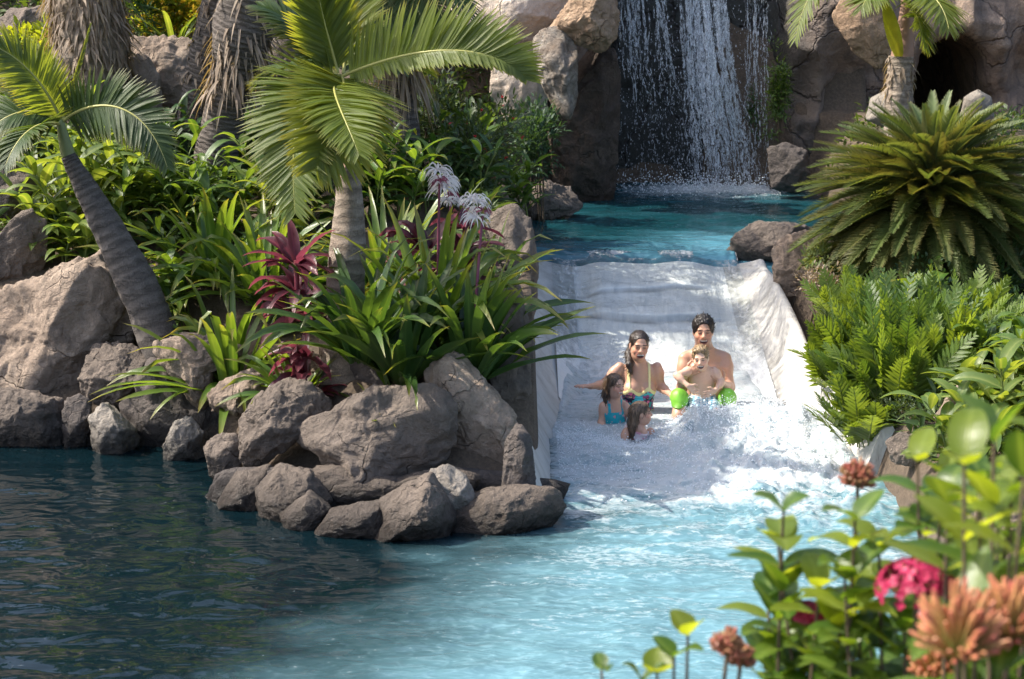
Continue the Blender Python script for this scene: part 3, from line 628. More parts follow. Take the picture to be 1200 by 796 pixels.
# ------------------------------------------------------------------ falls and spray
def falls_mat():
    m = Mat('falling_water'); p = m.bsdf((.82,.86,.90), .12, IOR=1.33, Specular_IOR_Level=.7); t = m.nd('BsdfTranslucent', {'Color': (.75,.82,.9,1)}).outputs[0]
    g = m.nd('BsdfTransparent').outputs[0]
    n = m.noise(26, 5, .7, m.map(m.co(), (1, 1, .45)), 1.2)
    return m.end(m.mixs(m.ramp(n, [(.46, 1.0), (.60, .08)]), m.mixs(.45, p, t), g))
FM = falls_mat()
def stream(n, top, bot, Y, zt, spread, Lr, Wr, dens=1.0):
    """ribbons of water along a slanting fall: top/bot = (x0, x1) ranges"""
    s = rng.random(n)**dens; c = np.clip(rng.beta(1.6, 1.6, n), 0, 1)
    # clump into rivulets
    riv = np.round(c*13)/13; c = np.where(rng.random(n) < .68, riv+rng.normal(0, .018, n), c)
    x0 = top[0]+(top[1]-top[0])*c; x1 = bot[0]+(bot[1]-bot[0])*c
    z = zt+(ZU-zt)*s; x = x0+(x1-x0)*s**1.4+rng.normal(0, spread, n)*(.3+s)
    slope = (x1-x0)/(zt-ZU)*1.4*s**.4
    D = nrm(np.stack([slope+rng.normal(0, .22, n), rng.normal(0, .1, n), -np.ones(n)], -1))
    y = Y+.10*np.sin(x*9)+rng.normal(0, .06, n)-.18*s
    U = np.stack([rng.normal(0, .5, n), -np.ones(n), rng.normal(0, .3, n)], -1)
    return strips(np.stack([x, y, z], -1), D, U, rng.uniform(*Lr, n), rng.uniform(*Wr, n)*rng.uniform(.4, 1, n), 0, 3, lambda t: np.sin(PI*np.clip(t, .02, .98))**.6, .5)
def wx(px, Y=22.4): return (px-600)/FPX*Y*1.01
falls = thing('waterfall', (2.4, 22.4, ZU), 'tall waterfall pouring over the dark wet rock into the upper pool', 'waterfall')
ZT = 3.75
def ropes(n, top, bot, Y, wid, wob=.05, reach=1.0):
    """connected ropes of water that fall the whole height, swelling and thinning as they go"""
    out = []; sg = 46
    for k in range(n):
        c = float(np.clip(rng.beta(1.2, 1.2), 0, 1)); x0 = top[0]+(top[1]-top[0])*c; x1 = bot[0]+(bot[1]-bot[0])*np.clip(c+rng.normal(0, .08), 0, 1)
        a = rng.uniform(0, .35)*(rng.random() < .5); e = rng.uniform(.45, 1.0) if rng.random() < .6 else 1.0; t = np.linspace(a*reach, max(a+.2, e)*reach, sg)
        q = np.stack([t*3, t*0+k*3.7, t*0], -1); x = x0+(x1-x0)*t**1.5+wob*fbm(q, 3, 7)*(.3+t)+.035*fbm(q*6, 2, 9)*(.4+t); z = ZT+(ZU-ZT)*t
        w = wid*rng.uniform(.4, 1.2)*(.25+.9*np.abs(fbm(q*4, 3, 8)))*np.sin(PI*np.linspace(.04, .96, sg))**.5; y = Y+.10*np.sin(x*9)+rng.normal(0, .05)-.2*t
        L = np.stack([x-w, y+.4*w, z], -1); M_ = np.stack([x, y-.5*w, z], -1); R_ = np.stack([x+w, y+.4*w, z], -1); V = np.stack([L, M_, R_], 1).reshape(-1, 3)
        i = np.arange(sg-1)*3; F = np.concatenate([np.stack([i, i+1, i+4, i+3], -1), np.stack([i+1, i+2, i+5, i+4], -1)]); out.append((V, F, None, 0))
    return out
obj('stream', ropes(105, (wx(790), wx(840)), (wx(812), wx(892)), 22.45, .022, .09)+ropes(26, (wx(794), wx(842)), (wx(806), wx(890)), 22.48, .06, .07)+[stream(700, (wx(788), wx(845)), (wx(796), wx(892)), 22.45, ZT, .05, (.03, .22), (.005, .018), .8)], FM, falls)['kind'] = 'stuff'
obj('stream', ropes(30, (wx(722), wx(772)), (wx(735), wx(820)), 22.5, .018, .16, .62)+ropes(9, (wx(724), wx(768)), (wx(738), wx(810)), 22.52, .05, .16, .5)+[stream(420, (wx(720), wx(775)), (wx(725), wx(850)), 22.5, ZT, .10, (.02, .14), (.005, .016), 1.0)], FM, falls)['kind'] = 'stuff'
obj('stream', ropes(22, (wx(868), wx(896)), (wx(872), wx(902)), 22.6, .014, .06)+[stream(200, (wx(868), wx(896)), (wx(872), wx(900)), 22.6, ZT, .03, (.04, .2), (.004, .012), .9)], FM, falls)['kind'] = 'stuff'
n = 3000; s = rng.random(n)**.6
dx = np.where(rng.random(n) < .5, rng.uniform(wx(718), wx(890), n), rng.normal(wx(800), .45, n)); dx = np.clip(dx, wx(716), wx(900))
dp = np.stack([dx, 22.35+rng.normal(0, .12, n), ZT+(ZU-ZT)*s], -1)
obj('droplets', [drops(dp, rng.uniform(.003, .0095, n)*rng.uniform(.5, 1, n), 1, (1, 1, 2.2))], FM, falls)['kind'] = 'stuff'
# spray thrown up by the bathers and by the foot of the chute
n = 14000
x = rng.uniform(.35, 2.55, n); y = np.where(rng.random(n) < .55, 13.1+.12*sst(1.2, 1.7, x)+rng.normal(0, .2, n), 12.7+rng.normal(0, .5, n)); y = np.minimum(y, 14.2)
h, f, a = foam_fields(x, y)
z = h+np.abs(rng.normal(0, .05, n))*(.35+.8*sst(1.1, 1.7, x))*np.exp(-((y-13.15)/.45)**2)+.004
sp = [drops(np.stack([x, y, z], -1), rng.uniform(.002, .0075, n)*rng.uniform(.3, 1, n), 1)]
n = 1800; x = np.clip(rng.normal(2.7, .6, n), 1.2, 3.4); y = 22.15+rng.normal(0, .28, n); sp.append(drops(np.stack([x, y, ZU+np.abs(rng.normal(0, .12, n))], -1), rng.uniform(.003, .011, n), 1))
m = Mat('spray'); SPM = m.end(m.bsdf((.85,.88,.9), .2, IOR=1.33, Subsurface_Weight=.2, Subsurface_Radius=(.05,.05,.05)))
tag(obj('water_spray', sp, SPM), 'white droplets flying over the foam and the foot of the falls', 'spray', kind='stuff')
# ------------------------------------------------------------------ plant materials
LM = {
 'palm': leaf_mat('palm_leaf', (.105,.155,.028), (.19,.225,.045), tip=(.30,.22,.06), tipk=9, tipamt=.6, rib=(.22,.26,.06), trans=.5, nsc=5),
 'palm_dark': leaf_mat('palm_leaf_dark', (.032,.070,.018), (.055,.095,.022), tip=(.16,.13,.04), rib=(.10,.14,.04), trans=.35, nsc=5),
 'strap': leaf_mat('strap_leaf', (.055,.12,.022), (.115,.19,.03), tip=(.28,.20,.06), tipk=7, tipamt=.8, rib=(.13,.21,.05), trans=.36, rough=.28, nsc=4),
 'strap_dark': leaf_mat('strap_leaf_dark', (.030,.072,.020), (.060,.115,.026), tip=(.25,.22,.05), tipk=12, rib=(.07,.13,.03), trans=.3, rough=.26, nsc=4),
 'broad': leaf_mat('broad_leaf', (.075,.135,.030), (.15,.20,.045), rib=(.24,.28,.09), trans=.4, rough=.36, nsc=6),
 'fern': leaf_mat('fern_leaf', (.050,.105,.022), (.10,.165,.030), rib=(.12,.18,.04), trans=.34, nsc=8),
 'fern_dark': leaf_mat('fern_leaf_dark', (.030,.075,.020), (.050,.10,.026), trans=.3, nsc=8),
 'cycad': leaf_mat('cycad_leaf', (.065,.11,.036), (.14,.185,.065), tip=(.24,.25,.09), tipk=3, tipamt=.45, rib=(.15,.19,.05), trans=.28, rough=.4, nsc=5),
 'fern_bright': leaf_mat('fern_leaf_bright', (.075,.135,.022), (.14,.20,.032), rib=(.16,.22,.05), trans=.4, nsc=8),
 'cycad_old': leaf_mat('cycad_leaf_old', (.05,.085,.025), (.12,.13,.045), tip=(.30,.22,.09), tipk=4, tipamt=.4, rib=(.15,.16,.05), trans=.25, rough=.45, nsc=5),
 'shrub': leaf_mat('shrub_leaf', (.035,.065,.024), (.065,.095,.035), trans=.28, rough=.5, nsc=9),
 'blue': leaf_mat('blue_green_leaf', (.028,.070,.036), (.055,.105,.045), trans=.28, rough=.5, nsc=9),
 'lime': leaf_mat('lime_leaf', (.14,.20,.022), (.24,.28,.03), trans=.45, rough=.4, nsc=9),
 'ixora': leaf_mat('ixora_leaf', (.045,.105,.016), (.11,.175,.022), rib=(.17,.24,.05), trans=.42, rough=.3, nsc=14),
 'ixora_young': leaf_mat('ixora_young_leaf', (.13,.19,.02), (.20,.25,.03), rib=(.22,.28,.06), trans=.5, rough=.3, nsc=14),
 'red': leaf_mat('dark_red_leaf', (.035,.012,.020), (.10,.028,.046), tip=(.30,.10,.10), tipk=4, tipamt=.5, rib=(.25,.06,.09), trans=.4, rough=.3, tcol=(.40,.07,.11)),
 'dry': leaf_mat('dry_thatch', (.20,.15,.11), (.36,.29,.22), trans=.15, rough=.8),
 'cover': leaf_mat('cover_leaf', (.030,.065,.018), (.085,.13,.03), trans=.33, rough=.45),
}
def flat_mat(name, a, b, rough=.5, trans=.3, spec=.4):
    m = Mat(name); c = m.mix(m.attr(0), a, b)
    return m.end(m.mixs(trans, m.bsdf(c, rough, Specular_IOR_Level=spec), m.nd('BsdfTranslucent', {'Color': c}).outputs[0]))
STEM = flat_mat('green_stem', (.10,.14,.04), (.17,.21,.06), .5, .1)
STEMB = flat_mat('brown_stem', (.06,.045,.03), (.11,.08,.05), .8, .02)
RACH = flat_mat('yellow_rachis', (.30,.30,.08), (.42,.40,.13), .4, .1)
WHITE = flat_mat('white_petal', (.78,.72,.72), (.86,.82,.80), .5, .35)
PINKB = flat_mat('purple_bud', (.20,.05,.09), (.40,.13,.19), .5, .3)
YEL = flat_mat('yellow_petal', (.62,.38,.02), (.78,.56,.04), .5, .35)
def bark_mat(name, a, b, ring=34.0, bump=.03):
    m = Mat(name); t = m.attr(1)
    n = m.noise(9, 6, .7, m.map(m.co(), (1, 1, 2.2))); f = m.noise(60, 4, .7, m.map(m.co(), (2.2, 2.2, .6)))
    rg = m.ma('SINE', m.ma('ADD', m.ma('MULTIPLY', t, ring*6.283), m.ma('MULTIPLY', n, 9.0)))
    col = m.mix(m.ramp(n, [(.32, 0.0), (.66, 1.0)]), a, b); col = m.mix(m.ramp(rg, [(.0, .0), (.4, .0), (.8, .25), (1.0, .42)]), col, tuple(x*.4 for x in a)); col = m.mix(m.ramp(f, [(.35, .5), (.6, 0.0)]), col, tuple(x*.45 for x in a))
    h = m.ma('ADD', m.ma('MULTIPLY', rg, -.16), m.ma('ADD', n, m.ma('MULTIPLY', f, .5)))
    return m.end(m.bsdf(col, .9, m.bump(h, 1.0, bump), Specular_IOR_Level=.2))
BARK = bark_mat('palm_bark', (.10,.088,.08), (.20,.175,.155), 26); BARKL = bark_mat('pale_palm_bark', (.24,.195,.155), (.42,.35,.285), 16); BARKD = bark_mat('dark_palm_bark', (.10,.085,.075), (.19,.165,.145), 44)
SHAFT = flat_mat('crown_shaft', (.16,.15,.045), (.27,.25,.08), .45, .05); SHAFTB = flat_mat('brown_sheath', (.24,.14,.10), (.42,.27,.20), .55, .05)

# ------------------------------------------------------------------ fronds
def frond(P, nl, ll, up=None, a0=75, a1=28, v=18, wid=.026, droop=.35, tint=None, rr=.014, start=.10, nseg=4, sides=(-1, 1), prof=PROF_NEEDLE, jit=.05, fold=.3, lenp=None, rmi=1, low=1.0):
    """palm or fern frond along the polyline P: leaflets both sides, the rachis as a tapering tube"""
    P = np.asarray(P, float); n = len(P); T = tangents(P)
    U = np.broadcast_to(np.array((0, 0, 1.)) if up is None else np.asarray(up, float), (n, 3))
    N = U-T*np.sum(U*T, 1, keepdims=True); N = nrm(N); Sd = np.cross(T, N)
    s = np.linspace(start, .995, nl)
    ip = lambda A: np.stack([np.interp(s, np.linspace(0, 1, n), A[:, k]) for k in range(3)], -1)
    out = []; base = rng.random() if tint is None else tint
    for sd in sides:
        q = s+rng.normal(0, .3/nl, nl)
        p, t, nn, ss = ip(P), nrm(ip(T)), nrm(ip(N)), nrm(ip(Sd))
        ang = np.radians(a0+(a1-a0)*s**1.2+rng.normal(0, 90*jit, nl))[:, None]; vv = np.radians(v+rng.normal(0, 120*jit, nl))[:, None]
        D = t*np.cos(ang)+(sd*ss*np.cos(vv)+nn*np.sin(vv))*np.sin(ang)
        Lp = (lenp(s) if lenp else (.45+.55*np.sin(PI*np.clip(.12+s*.80, 0, 1))**.7)*(1-.55*s**4))*ll*rng.uniform(.9, 1.06, nl)*(low if sd > 0 else 1.0)
        out.append(strips(p, D, nn, Lp, wid*(.6+.4*np.sin(PI*s)), droop*rng.uniform(.6, 1.4, nl), nseg, prof, fold, np.clip(base+rng.normal(0, .16, nl), 0, 1)))
    out += tube(P, np.linspace(rr, rr*.22, n), 6, rmi, base)
    return out
def arc(base, az, el, L, droop, n=18):
    d = np.array((math.cos(az)*math.cos(el), math.sin(az)*math.cos(el), math.sin(el))); p = np.array(base, float); out = [p.copy()]
    for i in range(n-1):
        t = i/(n-1); dd = nrm(d+droop*t**1.2*np.array((0, 0, -1.))); p = p+dd*L/(n-1); out.append(p.copy())
    return np.array(out)
def trunk(P, R, mat, parent, rings=0, n=60, flare=.25):
    P = np.asarray(P); t = np.linspace(0, 1, len(P)); q = np.interp
    PP = np.stack([q(np.linspace(0, 1, n), t, P[:, k]) for k in range(3)], -1); rr = q(np.linspace(0, 1, n), np.linspace(0, 1, len(R)), R)
    rr = rr*(1+flare*np.exp(-np.linspace(0, 1, n)*14)); 
    if rings: rr = rr*(1+.018*((np.linspace(0, rings, n) % 1)-.5))
    pcs = tube(PP, rr, 22, 0, .5)
    k = []
    for p in pcs:
        v = p[0]+fbm(p[0]*5.0, 3, 7)[:, None]*rr.mean()*.12*np.array((1, 1, .2)); k.append((v, p[1], p[2], p[3]))
    return obj('trunk', k, mat, parent)
def shag(P, r, n, parent, L=(.12, .4), mat='dry', name='thatch', t0=.4, t1=1.0):
    """ragged hanging leaf bases round a trunk"""
    s = rng.uniform(t0, t1, n); tt = np.linspace(0, 1, len(P)); c = np.stack([np.interp(s, tt, P[:, k]) for k in range(3)], -1)
    a = rng.uniform(0, 2*PI, n); o = np.stack([np.cos(a), np.sin(a), a*0], -1)
    D = nrm(o*rng.uniform(.1, .5, (n, 1))+np.array((0, 0, -1.))*rng.uniform(.3, 1.0, (n, 1))+rng.normal(0, .15, (n, 3)))
    return tag(obj(name, [strips(c+o*r*.93, D, o, rng.uniform(*L, n), rng.uniform(.012, .04, n), 1.2, 4, PROF_NEEDLE, .4)], LM[mat], parent), kind='stuff')
def off_frame_crown(parent, top, n=14, L=1.9, mat='palm_dark', el=(.2, 1.3)):
    for k in range(n):
        az = k*2.399+rng.normal(0, .1); e = rng.uniform(*el)
        obj('frond', frond(arc(top, az, e, L*rng.uniform(.85, 1.1), rng.uniform(.9, 1.6)), 46, .5, v=12, wid=.03, nseg=2), [LM[mat], RACH], parent)

# ------------------------------------------------------------------ palms on the left
Yc = 12.6
base = W(400, 425, 12.4); base[2] = GZ(base[0], base[1])
cp = thing('palm_tree', base, 'central palm with a straight pale ringed trunk and long arching sunlit fronds', 'palm tree')
TP = bez([base-np.array((0, 0, .1)), W(398, 340, Yc), W(418, 260, Yc), W(402, 165, Yc)], 30)
trunk(TP, [.17, .155, .14, .105, .062], BARKL, cp, 22, 90)
ct = W(398, 92, Yc)
obj('crownshaft', tube(bez([TP[-1]-np.array((0, 0, .03)), W(400, 130, Yc), ct], 14), [.06, .068, .07, .062, .05, .035, .03, .03, .03, .03, .03, .03, .03, .03], 16, 0), SHAFT, cp)
toC = np.array((0, -1, .25))
def cfrond(pts, up, nl=54, ll=.42, mat='palm', n=26, wid=.03, **k): return obj('frond', frond(bpx(pts, n), int(nl*1.45), ll*1.12, up, wid=wid*1.3, jit=.035, start=.06, **k), [LM[mat], RACH], cp)
Y = Yc
cfrond([(400,90,Y),(440,72,Y-.2),(530,38,Y-.5),(590,62,Y-.55),(615,92,Y-.5)], (0,-1,.35), 62, .40, v=10, a0=72, a1=30, wid=.036, droop=.05, low=.4)
cfrond([(396,92,Y),(360,82,Y-.3),(336,130,Y-.6),(346,250,Y-.75)], (-.3,-1,.2), 60, .44, v=5, a0=84, a1=40, wid=.034, droop=.12)
cfrond([(400,90,Y),(408,96,Y-.4),(398,150,Y-.7),(372,196,Y-.75)], (.3,-1,.2), 54, .48, 'palm', v=8, a0=80, a1=35, wid=.040, droop=.2)
cfrond([(396,86,Y),(388,50,Y),(372,10,Y-.1),(366,-60,Y-.3)], (.2,-1,.2), 50, .36, v=12, a0=55, a1=25, wid=.034, droop=.05)
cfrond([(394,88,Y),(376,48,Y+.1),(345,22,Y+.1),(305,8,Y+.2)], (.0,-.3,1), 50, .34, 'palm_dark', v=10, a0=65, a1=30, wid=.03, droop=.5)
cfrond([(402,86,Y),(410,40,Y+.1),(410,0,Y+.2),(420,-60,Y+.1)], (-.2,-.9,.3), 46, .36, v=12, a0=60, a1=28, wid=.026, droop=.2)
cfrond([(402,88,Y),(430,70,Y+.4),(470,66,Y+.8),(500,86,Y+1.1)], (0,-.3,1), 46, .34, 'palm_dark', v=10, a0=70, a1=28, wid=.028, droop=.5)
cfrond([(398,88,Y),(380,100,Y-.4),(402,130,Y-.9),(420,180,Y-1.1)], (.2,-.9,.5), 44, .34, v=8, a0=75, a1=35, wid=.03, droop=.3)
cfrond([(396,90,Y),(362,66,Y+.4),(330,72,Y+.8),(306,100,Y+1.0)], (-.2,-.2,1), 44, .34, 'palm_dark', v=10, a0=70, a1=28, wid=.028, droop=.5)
obj('old_leaf_base', [strips([W(404, 176, Yc-.08)], (-.25, -.25, -1), (-.5, -.8, .2), .26, .13, .2, 8, PROF_LEAF, .5, .2)], SHAFTB, cp)
# flower branch: sprays of green beads
fb = []; fl = []
for k in range(26):
    q = arc(W(388, 108, Y-.15), rng.uniform(PI*.75, PI*1.6), rng.uniform(-.9, .2), rng.uniform(.18, .36), 1.4, 8); fb += tube(q, np.linspace(.006, .003, 8), 5, 0)
    idx = rng.integers(2, 8, 18); fl.append(drops(q[idx]+rng.normal(0, .012, (18, 3)), rng.uniform(.006, .011, 18), 1))
fl = [(v, f, a, 1) for v, f, a, _ in fl]
obj('flower_branch', fb+fl, [STEM, flat_mat('green_bead', (.22,.25,.07), (.34,.36,.12), .5, .15)], cp)

# leaning palm
base = W(214, 402, 13.2); base[2] = GZ(base[0], base[1])
lp = thing('palm_tree', base, 'leaning palm with a dark ringed trunk swelling towards its base and a small crown', 'palm tree')
Y = 13.4
TP = bez([base-np.array((.0, 0, .12)), W(178, 330, 13.25), W(120, 262, Y), W(86, 196, Y), W(80, 182, Y)], 30)
trunk(TP, [.165, .165, .155, .13, .10, .075, .06], BARK, lp, 30, 110, .05)
obj('crownshaft', tube(bez([TP[-1], W(74, 160, Y), W(70, 140, Y)], 10), np.linspace(.058, .03, 10), 14, 0), flat_mat('green_shaft', (.13,.16,.06), (.2,.23,.09), .5, .05), lp)
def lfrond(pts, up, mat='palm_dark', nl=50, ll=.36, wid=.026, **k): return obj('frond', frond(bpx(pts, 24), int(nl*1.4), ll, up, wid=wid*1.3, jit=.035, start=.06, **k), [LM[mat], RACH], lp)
lfrond([(74,142,Y),(110,112,Y-.2),(170,112,Y-.3),(196,196,Y-.4)], (.3,-1,.3), nl=60, ll=.34, v=4, a0=80, a1=35, wid=.028)
lfrond([(72,142,Y),(60,110,Y),(36,80,Y+.1),(-10,66,Y+.2)], (.1,-.9,.4), 'palm', ll=.34, v=8, a0=60, a1=26, wid=.022)
lfrond([(70,144,Y),(40,120,Y-.1),(5,128,Y-.2),(-30,170,Y-.2)], (-.2,-.7,.7), ll=.34, v=8, a0=75, a1=30, wid=.026)
lfrond([(70,146,Y),(50,140,Y-.4),(22,150,Y-.6),(6,196,Y-.7)], (-.4,-.7,.6), ll=.30, v=5, a0=75, a1=32, wid=.026)
lfrond([(73,140,Y),(84,112,Y+.1),(92,82,Y+.1),(106,30,Y+.2)], (.2,-.9,.3), 'palm', nl=30, ll=.10, v=60, a0=22, a1=12, wid=.016)
lfrond([(72,142,Y),(70,110,Y+.5),(40,90,Y+.9),(20,100,Y+1.1)], (0,-.4,1), ll=.34, v=10, wid=.024)
lfrond([(73,142,Y),(96,126,Y+.5),(130,130,Y+.8),(150,150,Y+1.0)], (.1,-.3,1), ll=.30, v=10, wid=.024)
lfrond([(72,142,Y),(52,96,Y-.1),(20,60,Y-.2),(-20,50,Y-.3)], (.3,-.8,.5), 'palm', ll=.34, v=5, a0=62, a1=26, wid=.022)

# shaggy palm and the twin dark palms; their crowns are above the photograph's edge and shade what is below
def big_palm(pts, R, mat, label, shagn, L=(.1, .36), t0=.35, crown=(1.0, 2.4), grp=None, shm='dry', nf=3):
    b = W(*pts[0]); b[2] = GZ(b[0], b[1]); o = thing('palm_tree', b, label, 'palm tree', grp)
    P = bez([b-np.array((0, 0, .15))]+[W(*p) for p in pts[1:]], 24); P = np.concatenate([P, [P[-1]+np.array((P[-1]-P[-4])*1.2)+np.array((0, 0, crown[0]))]])
    trunk(P, R, mat, o, 26, 90, .15)
    if shagn: shag(P, R[len(R)//2]*1.0, shagn, o, L, shm, t0=t0, t1=.97)
    off_frame_crown(o, P[-1], nf, crown[1]); return o
big_palm([(112,152,17.4),(112,110,17.4),(106,40,17.3),(98,-20,17.2)], [.30, .28, .34, .38, .34, .3], BARKL, 'thick pale palm trunk with shaggy grey thatch in the top left corner', 1100, (.10, .30), .30, (1.0, 2.6))
big_palm([(222,190,17.2),(226,120,17.2),(246,50,17.1),(262,-25,17.0)], [.19, .18, .17, .17, .18], BARKD, 'dark rough palm trunk on the left of the leaning twin palms', 260, (.05, .16), .1, (.8, 2.3), None, 'dry')
big_palm([(246,212,16.4),(254,150,16.4),(276,80,16.3),(300,-20,16.2)], [.20, .20, .19, .22, .30, .28], BARKD, 'dark palm trunk with a skirt of dead fronds on the right of the twin palms', 560, (.12, .40), .50, (.8, 2.4))
# dry skirt of a palm behind the arching frond, dark fronds hanging from above
b = W(478, 150, 16.6); b[2] = GZ(b[0], b[1])
dp = thing('palm_tree', b, 'palm with a skirt of hanging dry fronds behind the central palm', 'palm tree')
P = bez([b-np.array((0, 0, .1)), W(470, 80, 16.6), W(460, 20, 16.6), W(455, -40, 16.6)], 20)
trunk(P, [.15, .14, .14, .14], BARKD, dp, 24, 60); shag(P, .15, 420, dp, (.3, .8), 'dry', t0=.35, t1=.95)
for k, (tx, ty) in enumerate([(420,50),(440,64),(500,60),(520,36),(540,10),(395,20),(470,70)]):
    obj('frond', frond(bpx([(455,-50,16.6),((455+tx)/2,-40+k*3,16.3),(tx,ty-30,16.1),(tx+(tx-455)*.1,ty+10,16.0)], 20), 50, .4, (0,-.5,.8), v=5, wid=.022, droop=.8), [LM['palm_dark'], RACH], dp)
off_frame_crown(dp, P[-1]+np.array((.25, .15, .9)), 11, 2.2, el=(.25, 1.1))  # unseen upper crown, extra fronds added to shade the slide

# palm in front of the cave
b = W(1056, 142, 19.0); b[2] = GZ(b[0], b[1]); Y = 19.0
rp = thing('palm_tree', b, 'small pale trunked palm in front of the cave with bright fronds', 'palm tree')
TP = bez([b-np.array((0, 0, .15)), W(1052, 120, Y), W(1056, 66, Y)], 16); trunk(TP, [.17, .15, .14], BARKL, rp, 9, 50)
shag(TP, .145, 120, rp, (.06, .16), 'dry', 'dead_leaf_base', .6, 1.0)
obj('crownshaft', tube(bez([W(1057, 68, Y), W(1062, 30, Y), W(1062, -10, Y)], 10), [.125, .12, .11, .10, .09, .08, .07, .06, .06, .05], 14, 0), SHAFTB, rp)
obj('sheath', [strips([W(1056, 74, Y-.1)], nrm(np.array((-.35, -.15, 1))), (-.2, -1, .1), .85, .16, -.1, 8, PROF_LEAF, .35, .9)], LM['lime'], rp)
def rfrond(pts, up, mat='palm', nl=48, ll=.5, **k): return obj('frond', frond(bpx(pts, 22), nl, ll, up, **k), [LM[mat], RACH], rp)
rfrond([(1062,-6,Y),(1080,-16,Y-.5),(1104,-8,Y-.8),(1112,34,Y-1.0)], (.3,-.6,.7), v=-10, wid=.04)
rfrond([(1062,-4,Y),(1066,0,Y-.5),(1078,20,Y-.9),(1084,56,Y-1.0)], (.7,-.5,.5), v=5, wid=.04, ll=.42)
rfrond([(1060,-6,Y),(1044,-22,Y-.4),(1020,-18,Y-.7),(1010,10,Y-.8)], (-.3,-.6,.7), v=-5, wid=.04, ll=.45)
rfrond([(1060,-6,Y),(1010,-60,Y-.2),(950,-50,Y-.4),(932,46,Y-.6)], (-.5,-.5,.7), v=0, wid=.045, ll=.46)
rfrond([(1062,-6,Y),(1076,-60,Y),(1130,-70,Y-.2),(1190,-20,Y-.3)], (.2,-.4,.9), v=5, wid=.04)
rfrond([(1060,-6,Y),(1056,-50,Y+.4),(1040,-80,Y+.6),(1000,-90,Y+.9)], (0,-.5,1), v=5, wid=.04)
rfrond([(1062,-6,Y),(1090,-60,Y+.5),(1110,-70,Y+.9),(1140,-40,Y+1.2)], (0,-.5,1), v=5, wid=.04)
# ------------------------------------------------------------------ clumps
def onground(px, py, Y, lift=0.0):
    p = W(px, py, Y); p[2] = GZ(p[0], p[1])+lift; return p
def strap_leaves(b, n, L, Wd, el=(.35, 1.35), droop=(.5, 1.6), az=None, spread=.12, nseg=8, mi=0, aim=None):
    a = rng.uniform(0, 2*PI, n) if az is None else rng.uniform(az[0], az[1], n)
    e = rng.uniform(*el, n); D = np.stack([np.cos(a)*np.cos(e), np.sin(a)*np.cos(e), np.sin(e)], -1)
    U = np.stack([-np.cos(a)*np.sin(e), -np.sin(a)*np.sin(e), np.cos(e)], -1)+rng.normal(0, .25, (n, 3))
    B = np.asarray(b)+np.stack([np.cos(a), np.sin(a), a*0], -1)*rng.uniform(0, spread, (n, 1))
    return strips(B, D, U, rng.uniform(*L, n), rng.uniform(*Wd, n)*1.35, rng.uniform(*droop, n), nseg, PROF_STRAP, .45, mi=mi, wave=.18)
def spider_flower(c, r=.16, n=34, mi=1):
    d = sphere_dirs(n); d[:, 2] = np.abs(d[:, 2])*.9-.1
    return strips(np.repeat([c], n, 0), d, nrm(np.cross(d, rng.normal(size=(n, 3)))), rng.uniform(.6, 1.0, n)*r, .014, 2.8, 6, PROF_NEEDLE, .3, mi=mi)
def crinum(name, px, py, Y, n, L, Wd, label, mat='strap', cat='lily', fl=(), el=(.35, 1.35), droop=(.5, 1.6), grp=None, spread=.14, lift=0):
    b = onground(px, py, Y, lift); o = thing(name, b, label, cat, grp)
    obj('foliage', [strap_leaves(b, n, L, Wd, el, droop, spread=spread)], LM[mat], o)
    for (fx, fy, fY, r) in fl:
        c = W(fx, fy, fY); q = bez([b, (b+c)/2+np.array((0, 0, .15)), c], 12)
        k = tube(q, np.linspace(.014, .009, 12), 7, 0, .1)
        h = obj('flower_stalk', k, [PINKB], o)
        for j in range(5): 
            pass
        obj('flower', [spider_flower(c+rng.normal(0, .05, 3), r, 26, 0) for j in range(4)]+[(v, f, a, 1) for v, f, a, _ in [spider_flower(c, r*.7, 20, 0)]], [WHITE, PINKB], o)
    return o
# the strap leaved lilies of the island
crinum('crinum_lily', 470, 408, 12.0, 44, (.75, 1.1), (.06, .09), 'dark green strap leaved lily in the middle of the island above the big boulders', 'strap_dark', el=(.5, 1.45), droop=(.4, 1.3), lift=.15)
crinum('crinum_lily', 552, 408, 12.05, 42, (.75, 1.05), (.06, .09), 'dark green strap leaved lily on the right of the island arching over the chute', 'strap_dark', el=(.45, 1.4), droop=(.4, 1.3), fl=((566, 247, 12.5, .17),), lift=.12)
crinum('crinum_lily', 512, 370, 12.6, 44, (.95, 1.35), (.05, .075), 'sunlit strap leaved lily with a white spidery flower at the back of the island', 'strap', fl=((515, 212, 12.7, .18), (530, 228, 12.9, .13)), el=(.75, 1.48), lift=.1)
crinum('crinum_lily', 272, 380, 12.95, 70, (.7, 1.1), (.04, .065), 'bright green strap leaved clump beside the foot of the leaning palm', 'strap', el=(.15, 1.45), spread=.24, lift=.1)
crinum('crinum_lily', 308, 300, 13.8, 60, (.7, 1.15), (.045, .065), 'bright green strap leaved clump behind the dark red plant', 'strap', el=(.3, 1.45), spread=.22)
crinum('crinum_lily', 252, 300, 14.2, 54, (.7, 1.1), (.045, .065), 'green strap leaved clump left of the dark red plant and behind the leaning palm', 'strap', el=(.3, 1.45), spread=.22)
crinum('crinum_lily', 345, 425, 12.25, 36, (.35, .6), (.03, .045), 'small yellow green strap leaved clump at the foot of the central palm', 'strap', el=(.1, 1.4), spread=.14, lift=.05)
crinum('crinum_lily', 450, 250, 13.8, 46, (.75, 1.15), (.045, .065), 'strap leaved clump right of the central palm trunk', 'strap', el=(.5, 1.45), spread=.2)
crinum('crinum_lily', 560, 330, 13.4, 40, (.7, 1.05), (.045, .065), 'strap leaved clump beside the upper left edge of the chute', 'strap_dark', el=(.3, 1.4), spread=.2)
